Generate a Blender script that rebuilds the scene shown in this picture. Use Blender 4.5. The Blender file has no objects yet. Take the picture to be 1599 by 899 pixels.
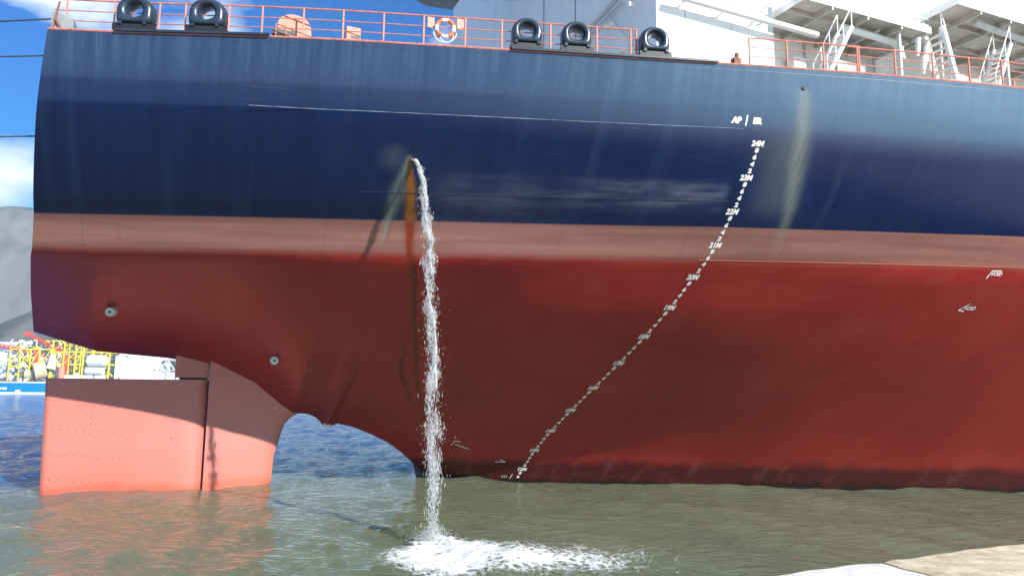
import bpy, bmesh, math, random
import numpy as np
from math import sin, cos, radians, pi, atan, sqrt, atan2, exp
from mathutils import Matrix, Vector

random.seed(7); rng = np.random.default_rng(7)
SC = bpy.context.scene
COL = SC.collection
TH = radians(23)                     # heading of the ship against the picture plane
UX, UY = cos(TH), sin(TH)
VX, VY = -sin(TH), cos(TH)

# ---------------------------------------------------------------- camera
F = 1155.0; ROLL = atan(0.010)
PITCH = atan((608 - 449.5) * cos(ROLL) / F)
cam = bpy.data.cameras.new('camera'); camo = bpy.data.objects.new('camera', cam)
COL.objects.link(camo); SC.camera = camo
cam.sensor_fit = 'HORIZONTAL'; cam.sensor_width = 36; cam.lens = 36 * F / 1599
cam.clip_start = 0.1; cam.clip_end = 30000
camo.matrix_world = (Matrix.Translation((0, 0, 4.52)) @ Matrix.Rotation(pi / 2 + PITCH, 4, 'X')
                     @ Matrix.Rotation(ROLL, 4, 'Z'))
SC.view_settings.view_transform = 'Standard'; SC.view_settings.look = 'None'
SC.view_settings.exposure = 0.85; SC.view_settings.gamma = 1

# ---------------------------------------------------------------- sun and sky
SUN_AZ, SUN_EL = radians(20.5), radians(27)      # azimuth from the ship's starboard beam towards the bow
Ls, Lv, Lz = sin(SUN_AZ) * cos(SUN_EL), cos(SUN_AZ) * cos(SUN_EL), sin(SUN_EL)
SD = Vector((UX * Ls - VX * Lv, UY * Ls - VY * Lv, Lz)).normalized()
sl = bpy.data.lights.new('sun', 'SUN'); sl.energy = 4.5; sl.angle = radians(0.5); sl.color = (1.0, 0.95, 0.88)
so = bpy.data.objects.new('sun', sl); COL.objects.link(so)
so.rotation_euler = SD.to_track_quat('Z', 'Y').to_euler(); so.location = SD * 200
W = bpy.data.worlds.new('World'); SC.world = W; W.use_nodes = True
nt = W.node_tree; nt.nodes.clear()
def N(nt, t, **kw):
    n = nt.nodes.new(t)
    for k, v in kw.items():
        if k.startswith('i_'):
            key = k[2:]; key = int(key) if key.isdigit() else key.replace('_', ' ')
            n.inputs[key].default_value = v
        else: setattr(n, k, v)
    return n
def L(nt, a, b): nt.links.new(a, b)
sky = N(nt, 'ShaderNodeTexSky', sky_type='NISHITA', sun_disc=False, sun_elevation=SUN_EL,
        sun_rotation=atan2(SD.x, SD.y), air_density=1.0, dust_density=0.6, ozone_density=3.0)
hs = N(nt, 'ShaderNodeHueSaturation', i_Saturation=1.55, i_Value=0.85)
tint = N(nt, 'ShaderNodeMix', data_type='RGBA', blend_type='MULTIPLY', i_Factor=1.0); tint.inputs['B'].default_value = (.30, .88, 1.15, 1)
tc = N(nt, 'ShaderNodeTexCoord')
mp = N(nt, 'ShaderNodeMapping'); mp.inputs['Scale'].default_value = (1, 1, 2.6); mp.inputs['Location'].default_value = (3.1, 0.4, 0.7)
no = N(nt, 'ShaderNodeTexNoise', i_Scale=2.6, i_Detail=9.0, i_Roughness=0.56, i_Distortion=0.25)
cr = N(nt, 'ShaderNodeValToRGB'); cr.color_ramp.elements[0].position = 0.48; cr.color_ramp.elements[1].position = 0.63
mx = N(nt, 'ShaderNodeMix', data_type='RGBA'); mx.inputs['B'].default_value = (6.5, 7.2, 7.8, 1)
bg = N(nt, 'ShaderNodeBackground', i_Strength=0.10); wo = N(nt, 'ShaderNodeOutputWorld')
L(nt, sky.outputs[0], hs.inputs['Color']); L(nt, hs.outputs[0], tint.inputs['A']); L(nt, tint.outputs['Result'], mx.inputs['A'])
L(nt, tc.outputs['Generated'], mp.inputs[0]); L(nt, mp.outputs[0], no.inputs['Vector'])
acc = no.outputs[0]
def skydir(px, py):
    a, b_ = (px - 799.5) / F, (449.5 - py) / F
    return Vector((a, cos(PITCH) - b_ * sin(PITCH), sin(PITCH) + b_ * cos(PITCH))).normalized()
for (px, py), rad_, amt in (((5, 262), .075, .20), ((95, -25), .085, .20), ((20, 120), .10, -.12), ((300, 30), .11, -.10), ((520, 10), .16, -.30), ((-160, 330), .14, .14)):
    vd = N(nt, 'ShaderNodeVectorMath', operation='DISTANCE'); vd.inputs[1].default_value = skydir(px, py); L(nt, tc.outputs['Generated'], vd.inputs[0])
    mr0 = N(nt, 'ShaderNodeMapRange', interpolation_type='SMOOTHSTEP'); mr0.inputs[1].default_value = rad_; mr0.inputs[2].default_value = 0; mr0.inputs[4].default_value = amt; L(nt, vd.outputs['Value'], mr0.inputs[0])
    ad0 = N(nt, 'ShaderNodeMath', operation='ADD'); L(nt, acc, ad0.inputs[0]); L(nt, mr0.outputs[0], ad0.inputs[1]); acc = ad0.outputs[0]
L(nt, acc, cr.inputs[0])
L(nt, cr.outputs[0], mx.inputs['Factor']); L(nt, mx.outputs['Result'], bg.inputs[0]); L(nt, bg.outputs[0], wo.inputs[0])

# ---------------------------------------------------------------- materials
def mat(name, col, rough=0.5, metal=0.0, var=0.12, scale=3.0, bump=0.0, coat=0.0, spec=0.5, dirt=None, stretch=(1, 1, 1)):
    m = bpy.data.materials.new(name); m.use_nodes = True; t = m.node_tree; b = t.nodes['Principled BSDF']
    b.inputs['Roughness'].default_value = rough; b.inputs['Metallic'].default_value = metal
    b.inputs['Coat Weight'].default_value = coat; b.inputs['Specular IOR Level'].default_value = spec
    c = N(t, 'ShaderNodeTexCoord'); mpp = N(t, 'ShaderNodeMapping'); mpp.inputs['Scale'].default_value = stretch
    n = N(t, 'ShaderNodeTexNoise', i_Scale=scale, i_Detail=6.0, i_Roughness=0.6)
    L(t, c.outputs['Object'], mpp.inputs[0]); L(t, mpp.outputs[0], n.inputs['Vector'])
    r = N(t, 'ShaderNodeValToRGB'); r.color_ramp.elements[0].position = 0.3; r.color_ramp.elements[1].position = 0.7
    d = dirt or tuple(x * (1 - 2 * var) for x in col)
    r.color_ramp.elements[0].color = (*d, 1); r.color_ramp.elements[1].color = (*[min(1, x * (1 + var)) for x in col], 1)
    L(t, n.outputs[0], r.inputs[0]); L(t, r.outputs[0], b.inputs['Base Color'])
    if bump:
        bp = N(t, 'ShaderNodeBump', i_Strength=bump, i_Distance=0.02); L(t, n.outputs[0], bp.inputs['Height']); L(t, bp.outputs[0], b.inputs['Normal'])
    return m
M = {}
M['white'] = mat('white_paint', (.80, .80, .78), .45, var=.04, scale=.8, stretch=(1, 1, .15))
M['grey_white'] = mat('grey_white_paint', (.56, .56, .55), .5, var=.06, scale=.8)
M['mark'] = mat('marking_white', (.93, .93, .92), .6, var=.05, scale=5)
M['rail'] = mat('primer_pink_paint', (.52, .19, .14), .6, var=.15, scale=6, dirt=(.36, .10, .06))
M['rail2'] = mat('primer_box_paint', (.60, .24, .17), .6, var=.12, scale=4)
M['black'] = mat('black_gloss_paint', (.022, .036, .060), .30, var=.2, scale=5, coat=.3)
M['dark'] = mat('dark_steel', (.012, .012, .015), .5)
M['rope'] = mat('rope_fibre', (.05, .05, .06), .9, scale=30)
M['buoy_o'] = mat('buoy_orange', (.72, .16, .05), .5, scale=8)
M['rust'] = mat('rusty_brown', (.20, .09, .06), .8, scale=10)
M['anode'] = mat('anode_zinc', (.62, .60, .53), .6, scale=14)
M['beige'] = mat('platform_underside', (.50, .47, .44), .6, scale=2)
M['grey'] = mat('mid_grey', (.25, .26, .28), .6)
M['yellow'] = mat('yellow_steel', (.75, .62, .08), .5, scale=.2)
M['crane_red'] = mat('crane_red', (.70, .10, .08), .5, scale=.2)
M['vessel_blue'] = mat('vessel_blue', (.01, .22, .62), .4, scale=.1)
M['tan'] = mat('tan_drum', (.60, .48, .30), .7, scale=.3)
M['glass'] = mat('window_dark', (.02, .025, .03), .15)
M['stack'] = mat('grey_deck_gear', (.33, .34, .33), .6, scale=.4)

# ---------------------------------------------------------------- mesh helpers
class MB:
    def __init__(s): s.v = []; s.f = []
    def add(s, vs, fs):
        o = len(s.v); s.v += [tuple(p) for p in vs]; s.f += [tuple(o + i for i in f) for f in fs]
    def box(s, x0, x1, y0, y1, z0, z1):
        vs = [(x, y, z) for x in (x0, x1) for y in (y0, y1) for z in (z0, z1)]
        s.add(vs, [(0, 1, 3, 2), (4, 6, 7, 5), (0, 4, 5, 1), (2, 3, 7, 6), (0, 2, 6, 4), (1, 5, 7, 3)])
    def bar(s, a, b, w, h=None):
        """rectangular beam between two points"""
        h = h or w; a = Vector(a); b = Vector(b); d = (b - a).normalized()
        up = Vector((0, 0, 1)) if abs(d.z) < .95 else Vector((0, 1, 0))
        r = d.cross(up).normalized(); u = r.cross(d)
        vs = [p + r * (i * w / 2) + u * (j * h / 2) for p in (a, b) for i, j in ((-1, -1), (1, -1), (1, 1), (-1, 1))]
        s.add(vs, [(0, 3, 2, 1), (4, 5, 6, 7), (0, 1, 5, 4), (1, 2, 6, 5), (2, 3, 7, 6), (3, 0, 4, 7)])
    def tube(s, pts, r, n=8, cap=True):
        pts = [Vector(p) for p in pts]; base = len(s.v); rs = r if isinstance(r, (list, tuple)) else [r] * len(pts)
        for i, p in enumerate(pts):
            d = (pts[min(i + 1, len(pts) - 1)] - pts[max(i - 1, 0)]).normalized()
            up = Vector((0, 0, 1)) if abs(d.z) < .9 else Vector((0, 1, 0))
            a = d.cross(up).normalized(); b = a.cross(d)
            for k in range(n):
                q = p + (a * cos(2 * pi * k / n) + b * sin(2 * pi * k / n)) * rs[i]; s.v.append(tuple(q))
        for i in range(len(pts) - 1):
            for k in range(n):
                k2 = (k + 1) % n
                s.f.append((base + i * n + k, base + i * n + k2, base + (i + 1) * n + k2, base + (i + 1) * n + k))
        if cap:
            s.f.append(tuple(base + k for k in range(n))); s.f.append(tuple(base + (len(pts) - 1) * n + k for k in reversed(range(n))))
    def torus(s, c, R, r, n=28, m=10, ax='y', a0=0, a1=2 * pi):
        full = abs(a1 - a0 - 2 * pi) < 1e-6; base = len(s.v); cnt = n if full else n + 1
        for i in range(cnt):
            a = a0 + (a1 - a0) * i / n
            for k in range(m):
                b = 2 * pi * k / m; rr = R + r * cos(b)
                s.v.append((c[0] + rr * cos(a), c[1] + r * sin(b), c[2] + rr * sin(a)))
        for i in range(n):
            for k in range(m):
                i2 = (i + 1) % cnt; k2 = (k + 1) % m
                s.f.append((base + i * m + k, base + i2 * m + k, base + i2 * m + k2, base + i * m + k2))
    def build(s, name, m, parent=None, smooth=False):
        me = bpy.data.meshes.new(name); me.from_pydata(s.v, [], s.f); me.update()
        bm = bmesh.new(); bm.from_mesh(me); bmesh.ops.recalc_face_normals(bm, faces=bm.faces); bm.to_mesh(me); bm.free()
        if smooth:
            me.polygons.foreach_set('use_smooth', [True] * len(me.polygons))
            if smooth != 'all': me.set_sharp_from_angle(angle=radians(40))
        if m: me.materials.append(m)
        o = bpy.data.objects.new(name, me); COL.objects.link(o)
        if parent: o.parent = parent
        return o
def grid_obj(name, X, Y, Z, m, parent=None, extra=None):
    n, k = X.shape
    me = bpy.data.meshes.new(name)
    co = np.stack([X, Y, Z], -1).reshape(-1, 3)
    i = np.arange(n - 1)[:, None] * k + np.arange(k - 1)[None, :]
    q = np.stack([i, i + 1, i + k + 1, i + k], -1).reshape(-1, 4)
    me.vertices.add(len(co)); me.vertices.foreach_set('co', co.ravel())
    me.loops.add(q.size); me.loops.foreach_set('vertex_index', q.ravel().astype(np.int32))
    me.polygons.add(len(q)); me.polygons.foreach_set('loop_start', np.arange(0, q.size, 4, dtype=np.int32))
    me.polygons.foreach_set('use_smooth', np.ones(len(q), bool)); me.update(); me.validate()
    me.materials.append(m)
    o = bpy.data.objects.new(name, me); COL.objects.link(o)
    if parent: o.parent = parent
    return o
def empty(name, loc=(0, 0, 0), rz=0, label=None, cat=None, group=None):
    o = bpy.data.objects.new(name, None); COL.objects.link(o); o.location = loc; o.rotation_euler = (0, 0, rz); o.empty_display_size = .3
    return tag(o, label, cat, group)
def tag(o, label=None, cat=None, group=None, kind=None):
    if label: o['label'] = label
    if cat: o['category'] = cat
    if group: o['group'] = group
    if kind: o['kind'] = kind
    return o
def dup(o, loc=None, parent=None):
    c = o.copy(); COL.objects.link(c)
    if loc: c.location = loc
    c.parent = parent or o.parent
    return c
def loc2w(s, v, z=0): return Vector((s * UX + v * VX, s * UY + v * VY, z))

# ================================================================ THE SHIP
# ship coordinates: x = along the ship (towards the bow), y = inboard from the quay, z = height above water
VC = 37.6
def sm(xs, ys, n, k):
    X = np.linspace(xs[0], xs[-1], n); Y = np.interp(X, xs, ys)
    w = np.hanning(2 * k + 1); w /= w.sum(); Yp = np.pad(Y, k, mode='reflect', reflect_type='odd'); return X, np.convolve(Yp, w, 'valid')
D15 = sm([-7, -4.66, -2.83, -.71, 1.42, 3.59, 8.47, 13.42, 16.76, 20.88, 25.69, 33, 42, 130], [25.25, 24.5, 23.9, 23.1, 22.3, 21.57, 20.12, 18.68, 17.7, 16.6, 15.5, 14.6, 14.2, 14.0], 2000, 30)
D10 = sm([-7, -5.33, -.42, 5.63, 11.86, 16.6, 20.5, 27.2, 36, 46, 130], [29.1, 28.47, 26.6, 24.4, 22.2, 20.3, 19.05, 16.95, 15.2, 14.3, 14.0], 2000, 30)
D9 = sm([-7, -5.30, -.35, 5.8, 12.06, 16.53, 20.85, 28.0, 37, 47, 130], [30.0, 29.30, 27.39, 25.05, 22.8, 21.3, 19.75, 17.45, 15.5, 14.4, 14.0], 2000, 30)
D0 = sm([11.2, 15.28, 20.33, 25.74, 31.2, 36.57, 45, 60, 130], [37.6, 34.7, 31.7, 28.8, 26.2, 23.7, 20.4, 17, 15], 1500, 12)
ZB = ([-7, -6.56, -5.37, -4.11, -2.83, -.84, .64, 2.6, 3.9, 4.42, 4.87, 5.33, 5.64, 5.87, 6.13, 6.37, 6.58, 7.38, 8.36, 9.19, 10.04, 10.73, 11.26],
      [6.92, 6.79, 6.41, 6.03, 5.92, 5.77, 5.4, 4.5, 3.5, 3.2, 3.28, 3.22, 3.05, 2.78, 2.60, 2.68, 2.78, 2.61, 2.22, 1.82, 1.23, .57, -.05])
MZ = np.array([9.13, 8.6, 7.6, 6.6, 5.6, 4.6, 3.6, 2.6, 1.6, .6, 0]); MV = np.array([21.3, 22.0, 23.25, 24.8, 26.5, 28.3, 30.1, 31.8, 33.2, 34.25, 34.7])
GT = (9.13 - MZ) / 9.13; GA = (MV - 21.3) / (34.7 - 21.3)
STZ = ([6.8, 8.05, 9.13, 10, 11.5, 13.5, 15], [-6.55, -5.98, -5.40, -5.30, -5.1, -4.85, -4.66])
def xs_(s, z): return s + (np.interp(z, *STZ) + 6.6) * np.clip((3.0 - s) / 9.6, 0, 1)
ZT = np.array([15, 14, 13.05, 12.6, 12, 11.6, 11, 10.6, 10.18]); FT = np.array([0, .09, .215, .30, .44, .54, .71, .83, 1.0])
def section(s, n=120):
    v15 = np.interp(xs_(s, 15), *D15); v10 = np.interp(xs_(s, 10.18), *D10); v9 = np.interp(xs_(s, 9.13), *D9)
    pts = [(v15 + (v10 - v15) * f_, z) for z, f_ in zip(ZT, FT)]
    pts.append((v10 + (v9 - v10) * .53, 9.65))
    w = float(np.clip((12 - s) / 7, 0, 1)); w = w * w * (3 - 2 * w)
    if s >= 11.26: zb = 0.0; vb = np.interp(s, *D0)
    else: zb = float(np.interp(s, *ZB)); vb = VC
    t = np.linspace(0, 1, 40); la = np.interp(t, [0, .03, .08, 1], [0, .012, .055, 1])
    w2 = float(np.clip((s - 17.4) / 8, 0, 1)); w2 = .7 * w2 * w2 * (3 - 2 * w2)
    a = (np.interp(t, GT, GA) * (1 - w2) + la * w2) * (1 - w) + la * w
    z = t
    pts += [(v9 + (vb - v9) * A, 9.13 - (9.13 - zb) * Zz) for A, Zz in zip(a, z)]
    p = np.array(pts); d = np.r_[0, np.cumsum(np.hypot(*np.diff(p, axis=0).T))]
    q = np.linspace(0, d[-1], n); P = np.stack([np.interp(q, d, p[:, 0]), np.interp(q, d, p[:, 1])], -1)
    k = 3; wn = np.hanning(2 * k + 3)[1:-1]; wn /= wn.sum()
    R = P.copy()
    for c in (0, 1):
        R[:, c] = np.convolve(np.pad(P[:, c], k, mode='reflect', reflect_type='odd'), wn, 'valid')
    if s >= 11.26: R = np.vstack([R, [R[-1, 0] + .05, -.8], [R[-1, 0] + .3, -2.5]])
    else: R = np.vstack([R, [VC, R[-1, 1]], [VC, R[-1, 1]]])
    return R
_sc = {}
def Vat(s, z):
    k = round(s, 2)
    if k not in _sc:
        c = section(k); o = np.argsort(c[:, 1]); _sc[k] = (c[o, 1], c[o, 0])
    return float(np.interp(z, *_sc[k]))
def edge(s): return float(np.interp(s, *D15))

ship = empty('cargo_ship', (0, 0, 0), TH, 'huge navy and red ship stern filling the picture, water pouring from its side', 'ship')

# hull material --------------------------------------------------
def hull_material():
    m = bpy.data.materials.new('hull_paint'); m.use_nodes = True; t = m.node_tree; b = t.nodes['Principled BSDF']
    c = N(t, 'ShaderNodeTexCoord'); sx = N(t, 'ShaderNodeSeparateXYZ'); L(t, c.outputs['Object'], sx.inputs[0])
    cb = N(t, 'ShaderNodeCombineXYZ'); L(t, sx.outputs[0], cb.inputs[0]); L(t, sx.outputs[2], cb.inputs[1])
    def noise(scl, scale=1.0, detail=5, rough=.6):
        mpp = N(t, 'ShaderNodeMapping'); mpp.inputs['Scale'].default_value = scl
        n = N(t, 'ShaderNodeTexNoise', i_Scale=scale, i_Detail=float(detail), i_Roughness=rough)
        L(t, cb.outputs[0], mpp.inputs[0]); L(t, mpp.outputs[0], n.inputs['Vector']); return n.outputs[0]
    def math_(op, a, b_=None, c_=None, clamp=False):
        n = N(t, 'ShaderNodeMath', operation=op, use_clamp=clamp)
        for i, x in enumerate((a, b_, c_)):
            if x is None: continue
            if isinstance(x, (int, float)): n.inputs[i].default_value = x
            else: L(t, x, n.inputs[i])
        return n.outputs[0]
    def step(x, a, b_):
        n = N(t, 'ShaderNodeMapRange', interpolation_type='SMOOTHSTEP'); n.inputs[1].default_value = a; n.inputs[2].default_value = b_
        L(t, x, n.inputs[0]); return n.outputs[0]
    def mix(f, a, b_):
        n = N(t, 'ShaderNodeMix', data_type='RGBA')
        L(t, f, n.inputs['Factor']) if not isinstance(f, float) else setattr(n.inputs['Factor'], 'default_value', f)
        for key, x in (('A', a), ('B', b_)):
            if isinstance(x, tuple): n.inputs[key].default_value = (*x, 1)
            else: L(t, x, n.inputs[key])
        return n.outputs['Result']
    z = sx.outputs[2]; s = sx.outputs[0]
    big = noise((.25, .35, 1), 1.0, 6); streak = noise((2.6, .13, 1), 1.0, 8, .72); fine = noise((6, 6, 1), 1.0, 5); wide = noise((.9, .08, 1), 1.0, 4)
    hstr = noise((.12, 3.0, 1), 1.0, 4)
    navy = mix(step(streak, .35, .75), (.003, .012, .056), (.005, .018, .074))
    navy = mix(math_('MULTIPLY', step(wide, .5, .8), .18), navy, (.07, .12, .19))
    # chalky run-off just below the deck edge
    top = math_('MULTIPLY', step(z, 13.2, 15.1), step(streak, .42, .66)); navy = mix(math_('MULTIPLY', top, .12), navy, (.22, .34, .40))
    navy = mix(math_('ADD', math_('MULTIPLY', step(z, 13.0, 13.12), .07), math_('MULTIPLY', step(z, 13.60, 13.78), .08)), navy, (.12, .22, .40))  # lighter strake steps paint in the sky reflected by the tilted plates
    pal = step(s, 3.0, 24.0); band = math_('MULTIPLY', step(z, 12.3, 13.6), pal)
    navy = mix(math_('MULTIPLY', band, .30), navy, (.16, .28, .38))  # paler upward and towards the bow: sky glare put into the navy
    red = mix(step(big, .35, .7), (.27, .018, .019), (.34, .027, .026))
    red = mix(math_('MULTIPLY', step(streak, .5, .8), .5), red, (.13, .03, .028)); red = mix(math_('MULTIPLY', step(noise((.7, .9, 1), 1.0, 8, .7), .5, .66), .3), red, (.34, .055, .05))
    red = mix(math_('MULTIPLY', step(hstr, .55, .75), .25), red, (.24, .045, .035))
    pink = mix(step(hstr, .35, .65), (.22, .098, .085), (.31, .145, .12)); pink = mix(math_('MULTIPLY', step(streak, .5, .75), .4), pink, (.24, .08, .07))
    zl = math_('ADD', z, math_('MULTIPLY', math_('SUBTRACT', streak, .5), .16))
    lowm = step(zl, 8.98, 9.32)
    low = mix(lowm, red, pink)
    # fouling towards the waterline
    zf = math_('ADD', z, math_('MULTIPLY', math_('SUBTRACT', noise((.8, 1.2, 1), 1.0, 6, .7), .5), 1.1))
    ff = math_('SUBTRACT', 1.0, step(zf, .75, 1.35)); low = mix(math_('MULTIPLY', ff, .88), low, (.045, .009, .013))
    sc = math_('MULTIPLY', math_('SUBTRACT', 1.0, step(z, .9, 2.4)), step(noise((1.1, .5, 1), 1.3, 6, .7), .5, .7)); low = mix(math_('MULTIPLY', sc, .3), low, (.24, .10, .10))
    wet = math_('SUBTRACT', 1.0, step(zf, -.05, .30)); low = mix(wet, low, (.012, .008, .010))
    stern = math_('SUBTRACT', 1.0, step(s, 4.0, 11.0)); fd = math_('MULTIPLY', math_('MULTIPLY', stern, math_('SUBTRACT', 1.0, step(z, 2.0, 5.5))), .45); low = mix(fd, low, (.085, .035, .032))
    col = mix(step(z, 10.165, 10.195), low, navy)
    at = N(t, 'ShaderNodeAttribute', attribute_name='stain_and_light'); sa = N(t, 'ShaderNodeSeparateColor'); L(t, at.outputs['Color'], sa.inputs[0])
    hf = noise((16, .6, 1), 1.0, 6, .7)
    rustc = mix(step(z, 10.1, 10.25), (.20, .032, .014), (.24, .085, .016))
    col = mix(math_('MULTIPLY', sa.outputs[1], math_('ADD', math_('MULTIPLY', step(hf, .30, .62), .35), .5), clamp=True), col, (.19, .225, .20))
    col = mix(math_('MULTIPLY', sa.outputs[0], math_('ADD', step(hf, .25, .6), .45), clamp=True), col, rustc)
    col = mix(math_('MULTIPLY', sa.outputs[2], math_('ADD', step(hf, .3, .6), .2), clamp=True), col, (.03, .012, .012))
    col = mix(math_('MULTIPLY', math_('MULTIPLY', at.outputs['Alpha'], .55), math_('ADD', step(noise((.5, 3.2, 1), 1.0, 5), .38, .66), .15), clamp=True), col, (.16, .18, .23))  # blurred cloud reflection laid into the hull colour
    # tug rubs and scrapes, mostly running along the hull
    sc2 = noise((.35, 9.0, 1), 1.0, 8, .75); sm2 = noise((.25, .6, 1), 1.0, 3); scm = math_('MULTIPLY', step(sc2, .60, .70), step(sm2, .48, .62)); col = mix(math_('MULTIPLY', scm, .28), col, (.30, .26, .27))
    bk = N(t, 'ShaderNodeTexBrick', offset=.5, squash=1.0); L(t, cb.outputs[0], bk.inputs['Vector']); bk.inputs['Scale'].default_value = 1.0; bk.inputs['Mortar Size'].default_value = .012; bk.inputs['Mortar Smooth'].default_value = .6; bk.inputs['Brick Width'].default_value = 7.6; bk.inputs['Row Height'].default_value = 2.12
    col = mix(math_('MULTIPLY', bk.outputs['Fac'], .38), col, (.03, .02, .03))
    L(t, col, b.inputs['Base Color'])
    r = math_('ADD', math_('MULTIPLY', fine, .18), .24); L(t, r, b.inputs['Roughness'])
    b.inputs['Coat Weight'].default_value = 0.06; b.inputs['Coat Roughness'].default_value = .2; b.inputs['Specular IOR Level'].default_value = .36
    # plating: shallow unfairness of the welded plates
    pl = noise((.42, .5, 1), 1.0, 2, .4); h = math_('ADD', math_('MULTIPLY', pl, .05), math_('MULTIPLY', fine, .003)); h = math_('SUBTRACT', h, math_('MULTIPLY', bk.outputs['Fac'], .003))
    bp = N(t, 'ShaderNodeBump', i_Strength=.6, i_Distance=1.0); L(t, h, bp.inputs['Height']); L(t, bp.outputs[0], b.inputs['Normal'])
    return m
M['hull'] = hull_material()

st = np.r_[np.arange(-6.6, 4.0, .1), np.arange(4.0, 8.4, .06), np.arange(8.4, 34, .12), np.arange(34, 60, .8), np.arange(60, 131, 5)]
SEC = [section(float(s)) for s in st]
npt = min(len(c) for c in SEC)
Xg = np.zeros((len(st), npt)); Yg = np.zeros_like(Xg); Zg = np.zeros_like(Xg)
for i, (s, c) in enumerate(zip(st, SEC)):
    Yg[i] = c[:npt, 0]; Zg[i] = c[:npt, 1]
    Xg[i] = xs_(float(s), Zg[i])
# smooth along the ship at fixed index
k = 4; w_ = np.hanning(2 * k + 3)[1:-1]; w_ /= w_.sum(); fi = (st < 34) & (st > 12)
for A in (Yg,):
    S_ = A[fi]; P_ = np.pad(S_, ((k, k), (0, 0)), mode='edge'); A[fi] = np.where(False, 0, sum(w_[j] * P_[j:j + len(S_)] for j in range(2 * k + 1)))
    idx = np.where(fi)[0]; A[idx[:k]] = np.array([SEC[i][:npt, 0] for i in idx[:k]]); A[idx[-k:]] = np.array([SEC[i][:npt, 0] for i in idx[-k:]])
def blob(x, c, w): return np.exp(-((x - c) / w) ** 2)
def sst(x, a, b): u = np.clip((x - a) / (b - a), 0, 1); return u * u * (3 - 2 * u)
S_, Z_ = Xg, Zg
rs = np.interp(Z_, [2.5, 4.7, 7.2, 9.1, 10.3, 11.8], [10.6, 9.2, 7.7, 6.72, 6.48, 6.02]) - .08
rw = np.interp(Z_, [3, 7, 9.3, 10.2, 11, 11.8], [.14, .09, .13, .18, .15, .035])
rust = blob(S_, rs, rw) * sst(Z_, 3.5, 9.0) * (1 - sst(Z_, 11.80, 11.95))
gs = np.interp(Z_, [9.3, 10.17, 10.9, 11.8], [5.62, 5.72, 5.80, 5.93]); gw = np.interp(Z_, [9.3, 10.2, 11.0, 11.8], [.04, .14, .22, .10])
green = blob(S_, gs, gw) * (1 - sst(Z_, 11.82, 11.95)) * sst(Z_, 9.2, 9.9) * .95
green += .22 * blob(S_, 5.45, .35) * sst(Z_, 11.4, 11.8) * (1 - sst(Z_, 12.0, 12.3))
hsx = np.interp(Z_, [9.3, 10.3, 12.2, 14.4], [18.85, 18.6, 18.1, 17.78]); hw = np.interp(Z_, [9.3, 12.2, 14.4], [.09, .30, .22])
green += .7 * blob(S_, hsx, hw) * (1 - sst(Z_, 14.35, 14.42)) * sst(Z_, 8.8, 10.5) + .3 * blob(S_, hsx - .6, .7) * sst(Z_, 10.2, 11.0) * (1 - sst(Z_, 12.3, 13.5))
dark = .8 * blob(S_, rs + .12, .06) * sst(Z_, 2.5, 5) * (1 - sst(Z_, 8.5, 9.2)) + .7 * blob(S_, rs - .35 + .12 * np.sin(Z_ * 2.1), .10) * sst(Z_, 3.2, 4.5) * (1 - sst(Z_, 5.6, 7.2)) + .5 * blob(S_, gs + .13, .03) * sst(Z_, 9.3, 9.9) * (1 - sst(Z_, 11.5, 11.8))  # dark runs; last term paints the falling jet's shadow beside the green streak
cloud_sheen = sst(S_, 9.0, 14.0) * (1 - sst(S_, 16.0, 16.35)) * sst(Z_, 10.45, 10.9) * (1 - sst(Z_, 11.25, 11.6)) * .75 + .25 * sst(S_, 6.5, 8) * (1 - sst(S_, 10, 12)) * sst(Z_, 10.3, 10.7) * (1 - sst(Z_, 11.2, 11.7))  # whitish reflection of clouds and quay, painted onto the navy
stain_and_light = np.clip(np.stack([rust, green, dark, cloud_sheen], -1), 0, 1).reshape(-1, 4)
hull = grid_obj('hull', Xg, Yg, Zg, M['hull'], ship)
ca = hull.data.color_attributes.new('stain_and_light', 'FLOAT_COLOR', 'POINT'); ca.data.foreach_set('color', stain_and_light.astype(np.float32).ravel())
sel = np.r_[0:len(st):6, len(st) - 1]
ps = grid_obj('hull_far_side', Xg[sel], 2 * VC - Yg[sel], Zg[sel], M['hull'], ship)
tr = MB()
for i in range(npt - 3):
    a, b = (Xg[0, i], Yg[0, i], Zg[0, i]), (Xg[0, i + 1], Yg[0, i + 1], Zg[0, i + 1])
    tr.add([a, b, (b[0], 2 * VC - b[1], b[2]), (a[0], 2 * VC - a[1], a[2])], [(0, 1, 2, 3)])
tr.build('transom', M['hull'], ship)
dk = MB()
for i in range(0, len(st) - 1, 4):
    j = min(i + 4, len(st) - 1)
    dk.add([(Xg[i, 0], Yg[i, 0], 14.997), (Xg[j, 0], Yg[j, 0], 14.997), (Xg[j, 0], 2 * VC - Yg[j, 0], 14.997), (Xg[i, 0], 2 * VC - Yg[i, 0], 14.997)], [(0, 1, 2, 3)])
dk.build('deck', M['stack'], ship)
# deck edge bar (rounded gunwale)
gb = MB(); gp = [(float(Xg[i, 0]), float(Yg[i, 0]) + .02, 15.0) for i in range(0, len(st), 6) if st[i] < 60]
gb.tube(gp, .035, 6); gb.build('gunwale_bar', M['rail'], ship, True)

# thin weld seams along constant heights
def seam(s0, s1, z, m, r=.012):
    b = MB(); b.tube([(s, Vat(s, z) - .004, z) for s in np.arange(s0, s1, .25)], r, 5); return b.build('weld_seam', m, ship)
M['seam_pale'] = mat('seam_pale', (.30, .38, .48), .5, scale=2, dirt=(.06, .09, .16)); M['seam_dark'] = mat('seam_dark', (.02, .03, .06), .5); M['seam_red'] = mat('seam_red', (.38, .10, .06), .5)
seam(1.0, 16.1, 13.05, M['seam_pale'], .009); seam(4.6, 16.45, 10.93, M['seam_dark'], .012); seam(16.3, 34, 9.16, M['seam_red'], .016)

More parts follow.
